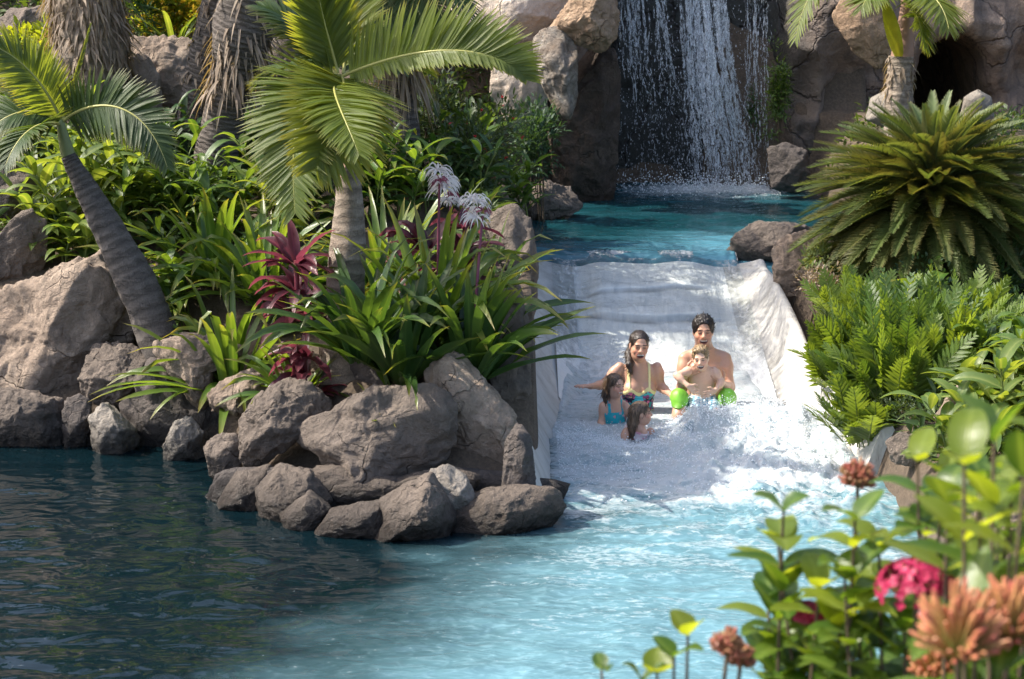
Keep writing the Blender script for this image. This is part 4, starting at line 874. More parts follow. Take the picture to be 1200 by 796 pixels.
crinum('grass_tuft', 445, 446, 11.6, 9, (.28, .42), (.022, .034), 'small grassy tuft growing behind the large dark boulder', 'strap', 'plant', el=(.5, 1.3), spread=.05, lift=.33)
crinum('grass_tuft', 418, 468, 11.5, 7, (.16, .26), (.018, .028), 'tiny yellowish tuft at the left shoulder of the large dark boulder', 'strap', 'plant', el=(.3, 1.1), spread=.04, lift=.18)
crinum('crinum_lily', 424, 425, 12.05, 36, (.8, 1.1), (.05, .075), 'dark green strap leaved lily right in front of the central palm trunk', 'strap_dark', el=(.75, 1.45), lift=.3)
# dark red crinums
def red_plant(px, py, Y, n, L, label, lift=0.0, stalks=()):
    b = onground(px, py, Y, lift); o = thing('red_leaved_plant', b, label, 'plant')
    obj('foliage', [strap_leaves(b+np.array((0, 0, z)), n//3, L, (.05, .085), (-.1, 1.2), (.6, 1.8), spread=.06) for z in (0, L[1]*.5, L[1]*.95)]+tube(bez([b, b+np.array((0, 0, L[1]))], 6), .02, 7, 0, .1), LM['red'], o)
red_plant(348, 330, 12.45, 48, (.25, .45), 'dark red leaved plant standing in front of the bright strap clump', .42)
red_plant(356, 400, 12.15, 30, (.2, .34), 'dark red leaved plant low at the foot of the central palm trunk', .10)
red_plant(500, 300, 13.2, 36, (.25, .45), 'dark purple leaved plant among the white spidery flowers', .25)
red_plant(545, 300, 13.5, 24, (.22, .4), 'dark purple leaved plant at the back of the island near the chute', .35)

# broad leaved gingers: stems with alternating leaves
def ginger(name, px, py, Y, ns, H, L, Wd, label, mat='broad', spread=.35, nleaf=11, cat='plant', lean=.35, tips=0, grp=None):
    b = onground(px, py, Y); o = thing(name, b, label, cat, grp); lv = []; st = []; tp = []
    for k in range(ns):
        a = rng.uniform(0, 2*PI); r = spread*math.sqrt(rng.random()); s = b+np.array((math.cos(a)*r, math.sin(a)*r, -.03)); s[2] = GZ(s[0], s[1])-.03
        h = rng.uniform(*H); a2 = rng.uniform(0, 2*PI); e = s+np.array((math.cos(a2)*lean*h, math.sin(a2)*lean*h, h))
        q = bez([s, s+np.array((0, 0, h*.6)), e], 14); st += tube(q, np.linspace(.010, .005, 14), 6, 0)
        n = nleaf; t = np.linspace(.25, 1, n); c = np.stack([np.interp(t, np.linspace(0, 1, 14), q[:, i]) for i in range(3)], -1)
        az = a2+np.arange(n)*2.5+rng.normal(0, .3, n); el = rng.uniform(.1, .9, n)+t*.3
        D = np.stack([np.cos(az)*np.cos(el), np.sin(az)*np.cos(el), np.sin(el)], -1)
        lv.append(strips(c, D, np.array((0, 0, 1.))+rng.normal(0, .2, (n, 3)), rng.uniform(*L, n), rng.uniform(*Wd, n), rng.uniform(.7, 1.6, n), 7, PROF_LEAF, .3, wave=.1))
    obj('foliage', lv, LM[mat], o); obj('stem', st, STEM, o)
    return o
ginger('ginger_plant', 100, 262, 15.0, 16, (.5, .95), (.28, .45), (.07, .11), 'sunlit broad leaved plant behind the leaning palm trunk', spread=.5)
ginger('ginger_plant', 40, 215, 15.8, 13, (.5, .9), (.26, .4), (.06, .10), 'broad leaved plant at the left edge under the leaning palm crown', spread=.5)
ginger('ginger_plant', 185, 255, 15.2, 14, (.4, .85), (.26, .42), (.05, .09), 'leafy plant between the leaning palm and the dark twin trunks', 'fern', spread=.5)
ginger('ginger_plant', 160, 190, 16.4, 13, (.4, .8), (.24, .4), (.05, .08), 'leafy plant in front of the big grey brown boulder', 'fern_dark', spread=.5)
ginger('ginger_plant', 75, 300, 14.5, 7, (.25, .5), (.25, .38), (.08, .12), 'yellow green broad leaves hanging over the big tan slab', spread=.25)
ginger('ginger_plant', 205, 330, 13.9, 8, (.3, .6), (.24, .38), (.05, .08), 'leaves filling the gap right of the leaning palm trunk', 'strap', spread=.3)
ginger('ginger_plant', 1185, 520, 11.3, 16, (.45, .78), (.26, .40), (.075, .12), 'bright broad leaved plant at the right edge beside the pale tan boulder', spread=.34, nleaf=12)
ginger('ginger_plant', 1150, 530, 10.9, 8, (.3, .55), (.22, .34), (.07, .10), 'low broad leaves in front of the pale tan boulder', spread=.25)
ginger('ginger_plant', 1190, 425, 12.9, 12, (.3, .5), (.24, .38), (.06, .10), 'tall broad leaved plant behind the bright one at the right edge', 'fern', spread=.35)
ginger('ginger_plant', 590, 195, 17.6, 8, (.3, .6), (.26, .4), (.06, .09), 'light green leafy plant at the corner of the upper pool', 'fern', spread=.3)
ginger('ginger_plant', 648, 168, 20.0, 8, (.3, .6), (.22, .36), (.05, .08), 'leafy plant growing from the foot of the streaked rock pillar', 'fern_dark', spread=.35)

for i, (px, py, Y, ns, H, L, Wd, mt, sp, lab) in enumerate([
 (330,230,15.2,14,(.4,.8),(.28,.42),(.06,.10),'broad',.45,'leafy plant in the shade between the twin palms and the central palm'),
 (230,235,15.0,12,(.35,.7),(.26,.4),(.05,.09),'fern',.4,'leafy plant at the foot of the left dark twin trunk'),
 (130,225,15.6,14,(.5,.95),(.28,.44),(.07,.10),'broad',.45,'tall broad leaved plant right behind the crown of the leaning palm'),
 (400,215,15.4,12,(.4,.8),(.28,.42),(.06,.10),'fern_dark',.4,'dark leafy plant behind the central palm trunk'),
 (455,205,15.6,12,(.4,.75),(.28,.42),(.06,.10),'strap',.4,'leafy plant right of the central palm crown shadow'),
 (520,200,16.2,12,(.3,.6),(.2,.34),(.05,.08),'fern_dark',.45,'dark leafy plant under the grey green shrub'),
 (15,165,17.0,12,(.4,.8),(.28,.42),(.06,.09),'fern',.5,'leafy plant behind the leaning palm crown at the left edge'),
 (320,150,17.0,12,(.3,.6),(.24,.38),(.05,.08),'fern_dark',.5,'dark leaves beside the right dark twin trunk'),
 (60,120,18.2,10,(.3,.6),(.24,.38),(.05,.08),'fern',.5,'green leaves at the foot of the shaggy palm')]):
    ginger('ginger_plant', px, py, Y, ns, H, L, Wd, lab, mt, sp)

# ferns: many fronds, each frond a comb of lobes
FPROF = lambda t: np.minimum(1, t*5+.6)*np.clip((1-t)*1.7, 0, 1)**.7
def fern(name, px, py, Y, n, L, label, mat='fern', ll=.16, wid=.03, nl=11, el=(.5, 1.45), spread=.1, droop=(.3, .9), cat='fern', lift=0.0, grp=None, azr=(0, 2*PI)):
    b = onground(px, py, Y, lift); o = thing(name, b, label, cat, grp); pcs = []
    for k in range(n):
        az = rng.uniform(*azr); r = spread*math.sqrt(rng.random()); s = b+np.array((math.cos(az)*r, math.sin(az)*r, 0))
        q = arc(s, az+rng.normal(0, .3), rng.uniform(*el), rng.uniform(*L), rng.uniform(*droop), 12)
        pcs += frond(q, nl, ll, None if rng.random() < .5 else rng.normal(size=3)*.4+np.array((0, -.5, 1)), 62, 30, 8, wid, .2, None, .006, .22, 3, prof=FPROF, fold=.15)
    obj('foliage', pcs, [LM[mat], STEM], o); return o
FN = [(1026,458,12.75,.45),(1022,470,12.5,.56),(1058,468,12.55,.62),(1012,410,13.3,.66),(1048,425,13.1,.78),(1092,452,12.9,.66),(996,400,13.5,.46),(1030,378,13.9,.6),(1078,402,13.6,.6),(1118,430,13.2,.66),(1000,365,14.2,.5),(1118,392,13.9,.6)]
FL = ['low fern nearest the white chute wall', 'fern with long lobed fronds over the chute wall', 'fern in the front of the fern bank beside the small ground cover', 'upright fern behind the chute wall', 'tall bright fern in the middle of the fern bank', 'fern at the right of the fern bank beside the tan boulder', 'fern spilling over the top of the chute wall', 'fern under the left skirt of the cycad', 'fern under the middle of the cycad', 'dark fern at the back right of the fern bank', 'small fern behind the sandy block at the top of the wall', 'fern between the fern bank and the blue green shrub']
for i, ((px, py, Y, L), lab) in enumerate(zip(FN, FL)):
    fern('fern', px, py+18, Y, 42, (L*.6, L*1.1), lab, 'fern_bright' if i % 4 else 'fern', .16, .036, 13, spread=.22, grp='ferns on the right bank', el=(.75, 1.5), droop=(.2, .75))
fern('fern', 248, 522, 12.3, 22, (.22, .40), 'small feathery fern in the gap between the rocks on the left', 'fern', .085, .014, 14, (.1, 1.3), .07, (.5, 1.5), lift=.18)
fern('fern', 150, 480, 12.8, 12, (.15, .28), 'small yellowish fern above the small pale rock', 'broad', .05, .012, 10, (.0, 1.2), .05, lift=.18)
fern('fern', 78, 470, 12.9, 12, (.10, .2), 'tiny fern at the edge of the big tan slab', 'broad', .04, .010, 9, (.0, 1.2), .04, lift=.30)
fern('fern', 604, 545, 11.05, 22, (.14, .26), 'small fern at the corner of the island beside the chute', 'fern', .055, .013, 10, (.0, 1.2), .07, (.5, 1.5), lift=.28)
fern('fern', 516, 528, 11.15, 10, (.10, .18), 'tiny bright plant in the gap between the two central boulders', 'lime', .05, .018, 6, (.3, 1.4), .03, lift=.12)

# leafy shrubs
def shrub(name, px, py, Y, R, n, L, Wd, label, mat='shrub', cat='shrub', flowers=None, nstem=9, grp=None, lumps=7, lift=0.0, droop=.5, float_c=None):
    c = W(px, py, Y) if float_c is None else float_c
    g = GZ(c[0], c[1]); b = np.array((c[0], c[1], min(g, c[2]-R[2]*.5)+lift)); o = thing(name, b, label, cat, grp)
    cc = [c+nrm(rng.normal(size=3))*np.array(R)*rng.uniform(.25, .75) for _ in range(lumps)]
    ci = rng.integers(0, lumps, n); d = sphere_dirs(n); rad = rng.random(n)**.45
    P = np.array(cc)[ci]+d*np.array(R)*.55*rad[:, None]
    keep = fbm(P*(2.2/np.mean(R)), 2, 91) > -.22; P, d = P[keep], d[keep]; n = len(P)
    D = nrm(d+np.array((0, -.1, .45))+rng.normal(0, .45, (n, 3))); U = nrm(np.array((0, 0, 1.))+d*.6+rng.normal(0, .3, (n, 3)))
    obj('foliage', [strips(P, D, U, rng.uniform(*L, n), rng.uniform(*Wd, n), droop, 3, PROF_LEAF, .3)], LM[mat], o)
    st = []
    for k in range(nstem): st += tube(bez([b+rng.normal(0, .04, 3)*np.array((1, 1, 0)), (b+cc[k % lumps])/2+rng.normal(0, .06, 3), cc[k % lumps]+rng.normal(0, .1, 3)*np.array(R)], 9), np.linspace(.014, .004, 9), 6, 0)
    obj('branch', st, STEMB, o)
    if flowers:
        fm, nf, fr = flowers; k = rng.integers(0, n, nf); q = P[k]+d[k]*.05
        fd = sphere_dirs(nf*5); obj('blossom', [strips(np.repeat(q, 5, 0), fd+np.repeat(d[k], 5, 0), np.array((0, -.3, 1.)), fr, fr*.7, .2, 2, PROF_LEAF, .2)], fm, o)
    return o
RED = flat_mat('red_petal', (.5,.02,.03), (.62,.06,.05), .5, .3)
shrub('shrub', 560, 165, 16.8, (.62, .5, .55), 2600, (.05, .10), (.018, .032), 'grey green fine leaved shrub with a few red flowers left of the upper pool', 'shrub', flowers=(RED, 22, .035), lumps=10)
shrub('shrub', 636, 168, 19.4, (.50, .4, .50), 2000, (.05, .10), (.02, .035), 'dark green shrub in front of the streaked rock pillar', 'blue')
shrub('shrub', 500, 130, 17.4, (.4, .4, .4), 900, (.05, .1), (.02, .04), 'dark shrub behind the central palm trunk', 'shrub')
shrub('shrub', 200, 12, 20.0, (.85, .5, .40), 2600, (.06, .10), (.03, .045), 'bush covered in yellow flowers above the big grey boulder', 'lime', flowers=(YEL, 420, .06), lumps=12)
shrub('shrub', 54, 52, 19.3, (.40, .35, .34), 800, (.08, .13), (.045, .065), 'bright lime green bush beside the shaggy palm trunk', 'lime')
shrub('shrub', 150, 12, 19.8, (.4, .4, .5), 700, (.2, .35), (.02, .035), 'dark grassy bush behind the shaggy palm', 'fern_dark')
shrub('shrub', 1120, 352, 14.4, (.62, .5, .36), 3400, (.035, .06), (.018, .028), 'fine leaved blue green shrub under the right side of the cycad', 'blue', lumps=12)
shrub('shrub', 1180, 385, 13.8, (.45, .45, .42), 1700, (.035, .06), (.018, .028), 'fine leaved blue green shrub at the right edge', 'blue', lumps=9)
shrub('shrub', 1172, 320, 14.9, (.4, .4, .35), 1100, (.05, .09), (.025, .04), 'dark green shrub at the right edge under the cycad', 'fern_dark', lumps=9)
shrub('shrub', 1068, 478, 12.2, (.34, .25, .12), 1500, (.02, .04), (.010, .016), 'low small leaved ground cover plant at the foot of the ferns', 'shrub', lumps=9)
shrub('shrub', 960, 330, 15.0, (.24, .3, .24), 700, (.03, .06), (.012, .02), 'dry twiggy plant beside the sandy block of rock', 'dry', lumps=7)
shrub('shrub', 972, 305, 15.4, (.25, .3, .25), 600, (.05, .1), (.015, .03), 'yellow green fern like bush beside the sandy block of rock', 'cycad', lumps=7)
shrub('hanging_plant', 912, 105, 22.1, (.18, .15, .72), 1300, (.05, .10), (.015, .03), 'green plant hanging down the wet cliff right of the falls', 'fern', 'plant', lumps=10, droop=1.4)
shrub('hanging_plant', 884, 130, 22.5, (.10, .12, .4), 350, (.05, .09), (.015, .03), 'thin moss green plant clinging to the wet rock in the falls', 'fern_dark', 'plant', lumps=8, droop=1.4)
# large round leaves under the cycad
ginger('elephant_ear', 1085, 330, 14.0, 5, (.3, .5), (.22, .32), (.13, .18), 'big dark glossy leaves under the front of the cycad', 'strap', spread=.18, nleaf=4)
# spiky plant in the top corner
crinum('yucca', 22, 62, 18.9, 30, (.6, .95), (.035, .055), 'spiky plant with stiff narrow leaves in the top left corner', 'palm', 'yucca', el=(.2, 1.5), droop=(.0, .4))
crinum('yucca', 205, 46, 19.4, 16, (.5, .8), (.03, .05), 'thin arching leaves on top of the big grey brown boulder', 'broad', 'plant', el=(.1, 1.2), droop=(.8, 1.8), lift=.45)
crinum('bromeliad', 548, 88, 17.6, 18, (.5, .8), (.09, .13), 'broad stiff leaves under the arching palm frond', 'fern', 'plant', el=(.3, 1.2), droop=(.3, 1.0), lift=.35)

# ------------------------------------------------------------------ cycad
cb = onground(1088, 300, 15.5); cc = W(1092, 218, 15.5)
cy_ = thing('cycad', cb, 'huge round cycad with hundreds of stiff feathery leaves on the right bank', 'cycad')
trunk(np.array([cb-np.array((0, 0, .1)), cc*.5+cb*.5, cc+np.array((0, 0, .05))]), [.26, .25, .22], BARKD, cy_, 8, 30)
protos = []; PP = []
for k in range(6):
    q = arc((0, 0, 0), 0, .0, 1.0, (.9, .5, 1.1, .6, .8, .4)[k], 16)
    pc = frond(q, 92, .13, None, 58, 40, 30, .015, .05, .15+.14*k, .008, .08, 1, prof=lambda t: np.array([1., .2]), jit=.03, lenp=lambda s: (.55+.45*np.sin(PI*np.clip(s*.9+.1, 0, 1)))*(1-.5*s**6))
    PP.append(pc); protos.append(mesh('cycad_frond', pc, [LM['cycad'], STEM]))
nfr = 98
def cyc_pose(t, k):
    el = math.radians(84-112*t**.8)+rng.normal(0, .08); az = k*2.39996+rng.normal(0, .1)
    L = (1.16+.06*rng.normal())*(.64+.48*math.sin(PI*min(1, t*.62+.02)))
    return el, az, L, np.array((0, 0, .10-.24*t))
for k in range(nfr):
    t = (k+.5)/nfr; el, az, L, lc = cyc_pose(t, k)
    fo = bpy.data.objects.new('frond', protos[k % 6]); C.objects.link(fo); fo.parent = cy_
    fo.location = Vector(cc-cb)+Vector(lc); fo.rotation_euler = (rng.normal(0, .2), -el, az); fo.scale = (L, L, L)
rest = []
for k in range(320):
    t = .02+.98*(k+.5)/320; el, az, L, lc = cyc_pose(t, k+.5); el -= .12; R_ = np.array((Matrix.Rotation(az, 3, 'Z') @ Matrix.Rotation(-el, 3, 'Y')))
    for (v, f, a, mi) in PP[k % 6]:
        a2 = a.copy(); a2[:, 0] = np.clip(a2[:, 0]+rng.normal(0, .15), 0, 1); rest.append(((v*L*.97)@R_.T+cc+lc-np.array((0, 0, .08)), f, a2, mi))
obj('old_frond', rest, [LM['cycad_old'], STEM], cy_)['kind'] = 'stuff'

# ------------------------------------------------------------------ foreground ixora
rng = np.random.default_rng(29)
def ixora(label, stems, Y, leaf=(.09, .135), wid=(.052, .074), heads=(), mat='ixora', pairs=(10, 14)):
    """stems: list of (px, py) tops at distance Y(+dy); leaves in opposite pairs down the stem"""
    t0 = W(stems[0][0], 1000, Y); b = np.array((t0[0], t0[1], GZ(t0[0], t0[1]))); o = thing('ixora_bush', b, label, 'bush')
    lv = []; yg = []; st = []
    for (px, py, dy) in stems:
        top = W(px, py, Y+dy); s = b+rng.normal(0, .06, 3)*np.array((1, 1, 0)); q = bez([s, s*.3+top*.7+np.array((0, 0, -.12)), top], 22)
        st += tube(q, np.linspace(.0055, .003, 22), 6, 0)
        n = int(rng.integers(*pairs)); t = np.linspace(1, .30, n)
        for i, tt in enumerate(t):
            c = np.array([np.interp(tt, np.linspace(0, 1, 22), q[:, k]) for k in range(3)]); a = rng.uniform(0, PI) if i == 0 else a+PI/2+rng.normal(0, .25)
            az = np.array((a, a+PI)); el = (.80 if i == 0 else rng.uniform(.25, .75))+rng.normal(0, .15, 2)
            D = np.stack([np.cos(az)*np.cos(el), np.sin(az)*np.cos(el), np.sin(el)], -1); U = np.stack([-np.cos(az)*np.sin(el), -np.sin(az)*np.sin(el), np.cos(el)], -1)
            l = rng.uniform(*leaf, 2)*(.75 if i == 0 else 1.0)
            (yg if i < 2 and rng.random() < .7 else lv).append(strips(np.repeat([c], 2, 0), D, U, l, rng.uniform(*wid, 2), rng.uniform(.2, 1.1, 2), 9, PROF_LEAF, .28, wave=.05))
    obj('foliage', lv, LM[mat], o); obj('young_foliage', yg, LM['ixora_young'], o); obj('stem', st, STEMB, o)
    for (px, py, dy, kind, r) in heads:
        c = W(px, py, Y+dy); q = bez([b, b*.3+c*.7+np.array((0, 0, -.1)), c], 16); k = tube(q, np.linspace(.007, .004, 16), 6, 0)
        n = 150 if kind == 'open' else 120
        d = sphere_dirs(n*2); d = d[d[:, 2] > -.15][:n]; n = len(d)
        if kind == 'open':
            p = c+d*r*np.array((1, 1, .75)); f = []
            for j in range(4):
                e = nrm(np.cross(d, rng.normal(size=(n, 3)))) if j == 0 else (np.cross(d, e) if j in (1, 3) else np.cross(d, np.cross(d, e0)))
                if j == 0: e0 = e
                e = e0*math.cos(j*PI/2)+np.cross(d, e0)*math.sin(j*PI/2)
                f.append(strips(p, e+d*.25, d, .012, .010, .1, 3, PROF_LEAF, .15, mi=1))
            tb = [strips(np.repeat([c], n, 0)+d*r*.2, d, nrm(np.cross(d, rng.normal(size=(n, 3)))), r*.85, .003, 0, 2, PROF_NEEDLE, .3, mi=1)]
            h = obj('flower_head', f+tb+k, [STEMB, PINKF], o)
        else:
            tb = []
            for i in range(n):
                e = d[i]*np.array((.8, .8, 1))+np.array((0, 0, .25)); L = r*rng.uniform(.75, 1.15); x = bez([c+d[i]*r*.1, c+e*L*.6, c+e*L], 6)
                tb += tube(x, np.array([.0018, .0020, .0025, .0034, .0044, .0022]), 6, 1, float(np.clip(rng.normal(.5 if kind == 'orange' else .25, .25), 0, 1)))
            h = obj('bud_head', tb+k, [STEMB, BUDF if kind == 'orange' else BUDG], o)
    return o
PINKF = flat_mat('crimson_petal', (.22,.005,.04), (.45,.025,.09), .5, .15)
def bud_mat(name, b0, b1, t0, t1):
    m = Mat(name); c = m.mix(m.ma('POWER', m.attr(1), 1.3), m.mix(m.attr(0), b0, b1), m.mix(m.attr(0), t0, t1))
    return m.end(m.mixs(.25, m.bsdf(c, .45), m.nd('BsdfTranslucent', {'Color': c}).outputs[0]))
BUDF = bud_mat('orange_bud', (.22,.28,.06), (.36,.34,.10), (.62,.15,.12), (.62,.32,.14)); BUDG = bud_mat('brown_bud', (.14,.15,.05), (.20,.19,.07), (.42,.12,.09), (.36,.26,.11))
BUDR = BUDF
ixora('leafy bush with bare leafy shoots at the left of the foreground flowers', [(918,600,0),(912,640,.05),(960,690,-.1),(900,700,.1),(985,735,-.15),(945,720,.05)], 3.3, heads=((948,722,0,'open',.035),(955,772,.1,'open',.035)))
ixora('leafy bush with tall shoots in front of the water', [(1002,610,0),(1010,690,.1),(1030,640,.05),(990,680,0)], 3.1, heads=((1005,570,.5,'brown',.05),))
ixora('foreground bush carrying the round crimson flower head', [(1075,540,.1),(1105,560,.1),(1120,640,.1),(1090,590,.2),(1060,740,-.1)], 3.2, heads=((1074,692,-.25,'open',.072),(1095,792,-.3,'orange',.06)))
ixora('foreground bush carrying the big orange flower buds at the right edge', [(1150,560,.1),(1185,590,0),(1200,650,0),(1160,690,.2),(1185,720,.1),(1170,620,.2),(1210,560,.2)], 2.75, heads=((1122,768,-.35,'orange',.085),(1182,752,-.3,'orange',.08)), leaf=(.10,.145), wid=(.042,.06))
ixora('low sprig with two green brown bud heads at the bottom of the photo', [(790,770,0),(806,745,.05),(770,790,0)], 3.0, heads=((852,766,0,'brown',.04),(868,778,.05,'brown',.035)), leaf=(.075,.105), wid=(.045,.06), pairs=(4, 6))
ixora('small shoot at the lower edge left of the sprig with buds', [(705,785,0),(752,800,0)], 3.0, leaf=(.06,.08), wid=(.03,.042), pairs=(3, 4))
ixora('blurred leafy bush closest to the camera at the right edge', [(1130,545,0),(1165,520,.1),(1200,560,-.1),(1185,620,0),(1150,600,.15),(1225,520,.1),(1110,590,.2)], 2.6, leaf=(.11,.16), wid=(.05,.07), pairs=(7, 9))
ixora('dark leafy bush behind the orange flower buds', [(1130,600,.3),(1180,560,.5),(1160,640,.4),(1110,660,.3),(1020,760,.1),(1060,700,.3),(1200,700,.4)], 3.3, heads=())

# ------------------------------------------------------------------ ground cover that fills the beds
def cover(n, xr, yr, L, Wd, mat, label, keep, hmax=.25):
    x = rng.uniform(*xr, n); y = rng.uniform(*yr, n); k = keep(x, y); x, y = x[k], y[k]; n = len(x)
    z = ground_z(x, y)+rng.random(n)*hmax*(.4+.6*rng.random(n)); d = sphere_dirs(n); d[:, 2] = np.abs(d[:, 2])*.8
    tag(obj('ground_cover', [strips(np.stack([x, y, z], -1), d, np.array((0, 0, 1.))+rng.normal(0, .4, (n, 3)), rng.uniform(*L, n), rng.uniform(*Wd, n), .6, 3, PROF_LEAF, .3)], LM[mat]), label, 'plants', kind='stuff')
def lk(x, y):
    P = np.stack([x, y, x*0], -1); return (y > np.interp(x, SHX, SHY)+1.1) & (x < -.15) & (fbm(P*1.1, 3, 4) > -.12)
cover(42000, (-7.5, .1), (12.4, 21.6), (.10, .26), (.025, .06), 'cover', 'leafy ground cover filling the beds of the left bank', lk, .32)
cover(20000, (2.75, 7.5), (10.5, 21.5), (.07, .18), (.02, .05), 'cover', 'leafy ground cover filling the beds of the right bank', lambda x, y: (x > 2.8+.9*sst(15, 17.5, y)) & (fbm(np.stack([x, y, x*0], -1)*1.1, 3, 14) > -.2), .28)

n = 9000; k = 46; tc = np.stack([rng.uniform(-22, 20, k), rng.uniform(26.5, 33, k), rng.uniform(6.0, 11.5, k)], -1); ci = rng.integers(0, k, n); d = sphere_dirs(n)
tag(obj('treeline', [strips(tc[ci]+d*rng.uniform(.8, 2.1, (n, 1))*np.array((1, 1, .8)), d+np.array((0, 0, .3)), sphere_dirs(n), rng.uniform(.5, .9, n), rng.uniform(.25, .4, n), .4, 2, PROF_LEAF, .2)], LM['fern_dark']), 'trees beyond the top of the cliff', 'trees', kind='stuff')
# ------------------------------------------------------------------ people: one continuous surface each, grown from a distance field
class Field:
    def __init__(s): s.p = []                                   # (op, kind, params, k, tag, center, reach)
    def cap(s, a, b, ra, rb, tag='torso', k=.03, op='u'):
        a, b = np.asarray(a, float), np.asarray(b, float); s.p.append((op, 'c', (a, b, ra, rb), k, tag, (np.minimum(a, b)-max(ra, rb), np.maximum(a, b)+max(ra, rb))))
    def ell(s, c, r, R=None, tag='torso', k=.03, op='u'):
        c = np.asarray(c, float); r = np.asarray(r, float); R = np.eye(3) if R is None else R; m = r.max()
        s.p.append((op, 'e', (c, r, R), k, tag, (c-m, c+m)))
    def d(s, i, X):
        op, kd, q, k, tg, bb = s.p[i]
        if kd == 'c':
            a, b, ra, rb = q; ab = b-a; t = np.clip(((X-a)@ab)/max(1e-9, ab@ab), 0, 1); return np.linalg.norm(X-a-t[..., None]*ab, axis=-1)-(ra+(rb-ra)*t)
        c, r, R = q; L = (X-c)@R; k0 = np.linalg.norm(L/r, axis=-1); k1 = np.linalg.norm(L/(r*r), axis=-1); return k0*(k0-1)/np.maximum(k1, 1e-9)
    def mesh(s, h):
        us = [p for p in s.p if p[0] == 'u']
        lo = np.min([p[5][0] for p in us], 0)-3*h-.01; hi = np.max([p[5][1] for p in us], 0)+3*h+.01
        n = np.ceil((hi-lo)/h).astype(int)+1; ax = [lo[i]+h*np.arange(n[i]) for i in range(3)]
        D = np.full(n, .2)
        for i, p in enumerate(s.p):
            op, k = p[0], p[3]; m = k+2.5*h+.02
            i0 = np.maximum(((p[5][0]-m-lo)/h).astype(int), 0); i1 = np.minimum(((p[5][1]+m-lo)/h).astype(int)+2, n)
            sl = tuple(slice(i0[j], i1[j]) for j in range(3)); X = np.stack(np.meshgrid(*[ax[j][sl[j]] for j in range(3)], indexing='ij'), -1)
            d = s.d(i, X); o = D[sl]
            if op == 'u': hh = np.maximum(k-np.abs(o-d), 0)/k; D[sl] = np.minimum(o, d)-hh*hh*k*.25
            elif op == 's': hh = np.maximum(k-np.abs(o+d), 0)/k; D[sl] = np.maximum(o, -d)+hh*hh*k*.25
        ins = D < 0; N = n-1
        cor = [(i, j, k) for i in (0, 1) for j in (0, 1) for k in (0, 1)]
        sub = lambda A, c: A[c[0]:c[0]+N[0], c[1]:c[1]+N[1], c[2]:c[2]+N[2]]
        cnt = sum(sub(ins, c).astype(np.int8) for c in cor); act = (cnt > 0) & (cnt < 8)
        ci = np.argwhere(act); acc = np.zeros((len(ci), 3)); w = np.zeros(len(ci)); g = lambda c: D[ci[:, 0]+c[0], ci[:, 1]+c[1], ci[:, 2]+c[2]]
        cv = {c: g(c) for c in cor}
        for a in cor:
            for axis in range(3):
                if a[axis] == 0:
                    b = tuple(1 if q == axis else a[q] for q in range(3)); da, db = cv[a], cv[b]; m = (da < 0) != (db < 0)
                    t = np.where(m, da/np.where(m, da-db, 1), 0); pt = np.array(a, float)[None]+0*t[:, None]; pt[:, axis] += t; acc += pt*m[:, None]; w += m
        V = lo+(ci+acc/w[:, None])*h
        idx = -np.ones(N, int); idx[act] = np.arange(len(ci)); F = []
        for axis in range(3):
            u, v = [(1, 2), (2, 0), (0, 1)][axis]
            A = ins[tuple(slice(0, -1) if q == axis else slice(None) for q in range(3))]; B = ins[tuple(slice(1, None) if q == axis else slice(None) for q in range(3))]
            e = np.argwhere(A != B); e = e[(e[:, u] > 0) & (e[:, v] > 0) & (e[:, u] < N[u]) & (e[:, v] < N[v])]
            ia = A[tuple(e.T)]
            def cell(du, dv):
                c = e.copy(); c[:, u] += du; c[:, v] += dv; return idx[tuple(c.T)]
            q = np.stack([cell(-1, -1), cell(0, -1), cell(0, 0), cell(-1, 0)], -1); q[~ia] = q[~ia][:, ::-1]; F.append(q)
        F = np.concatenate(F); F = F[(F >= 0).all(1)]
        return V, F
    def tags(s, V):
        us = [i for i, p in enumerate(s.p) if p[0] == 'u']; best = np.full(len(V), 9.); out = np.zeros(len(V), int)
        names = sorted({p[4] for p in s.p})
        for i in us:
            d = s.d(i, V); m = d < best; best[m] = d[m]; out[m] = names.index(s.p[i][4])
        return np.array(names)[out]
def vnormals(V, F):
    n = np.cross(V[F[:, 2]]-V[F[:, 0]], V[F[:, 3]]-V[F[:, 1]]); o = np.zeros_like(V)
    for k in range(4): np.add.at(o, F[:, k], n)
    return nrm(o)
def rotz(a): c, s_ = math.cos(a), math.sin(a); return np.array([[c, -s_, 0], [s_, c, 0], [0, 0, 1]])
def roty(a): c, s_ = math.cos(a), math.sin(a); return np.array([[c, 0, s_], [0, 1, 0], [-s_, 0, c]])
def rotx(a): c, s_ = math.cos(a), math.sin(a); return np.array([[1, 0, 0], [0, c, -s_], [0, s_, c]])

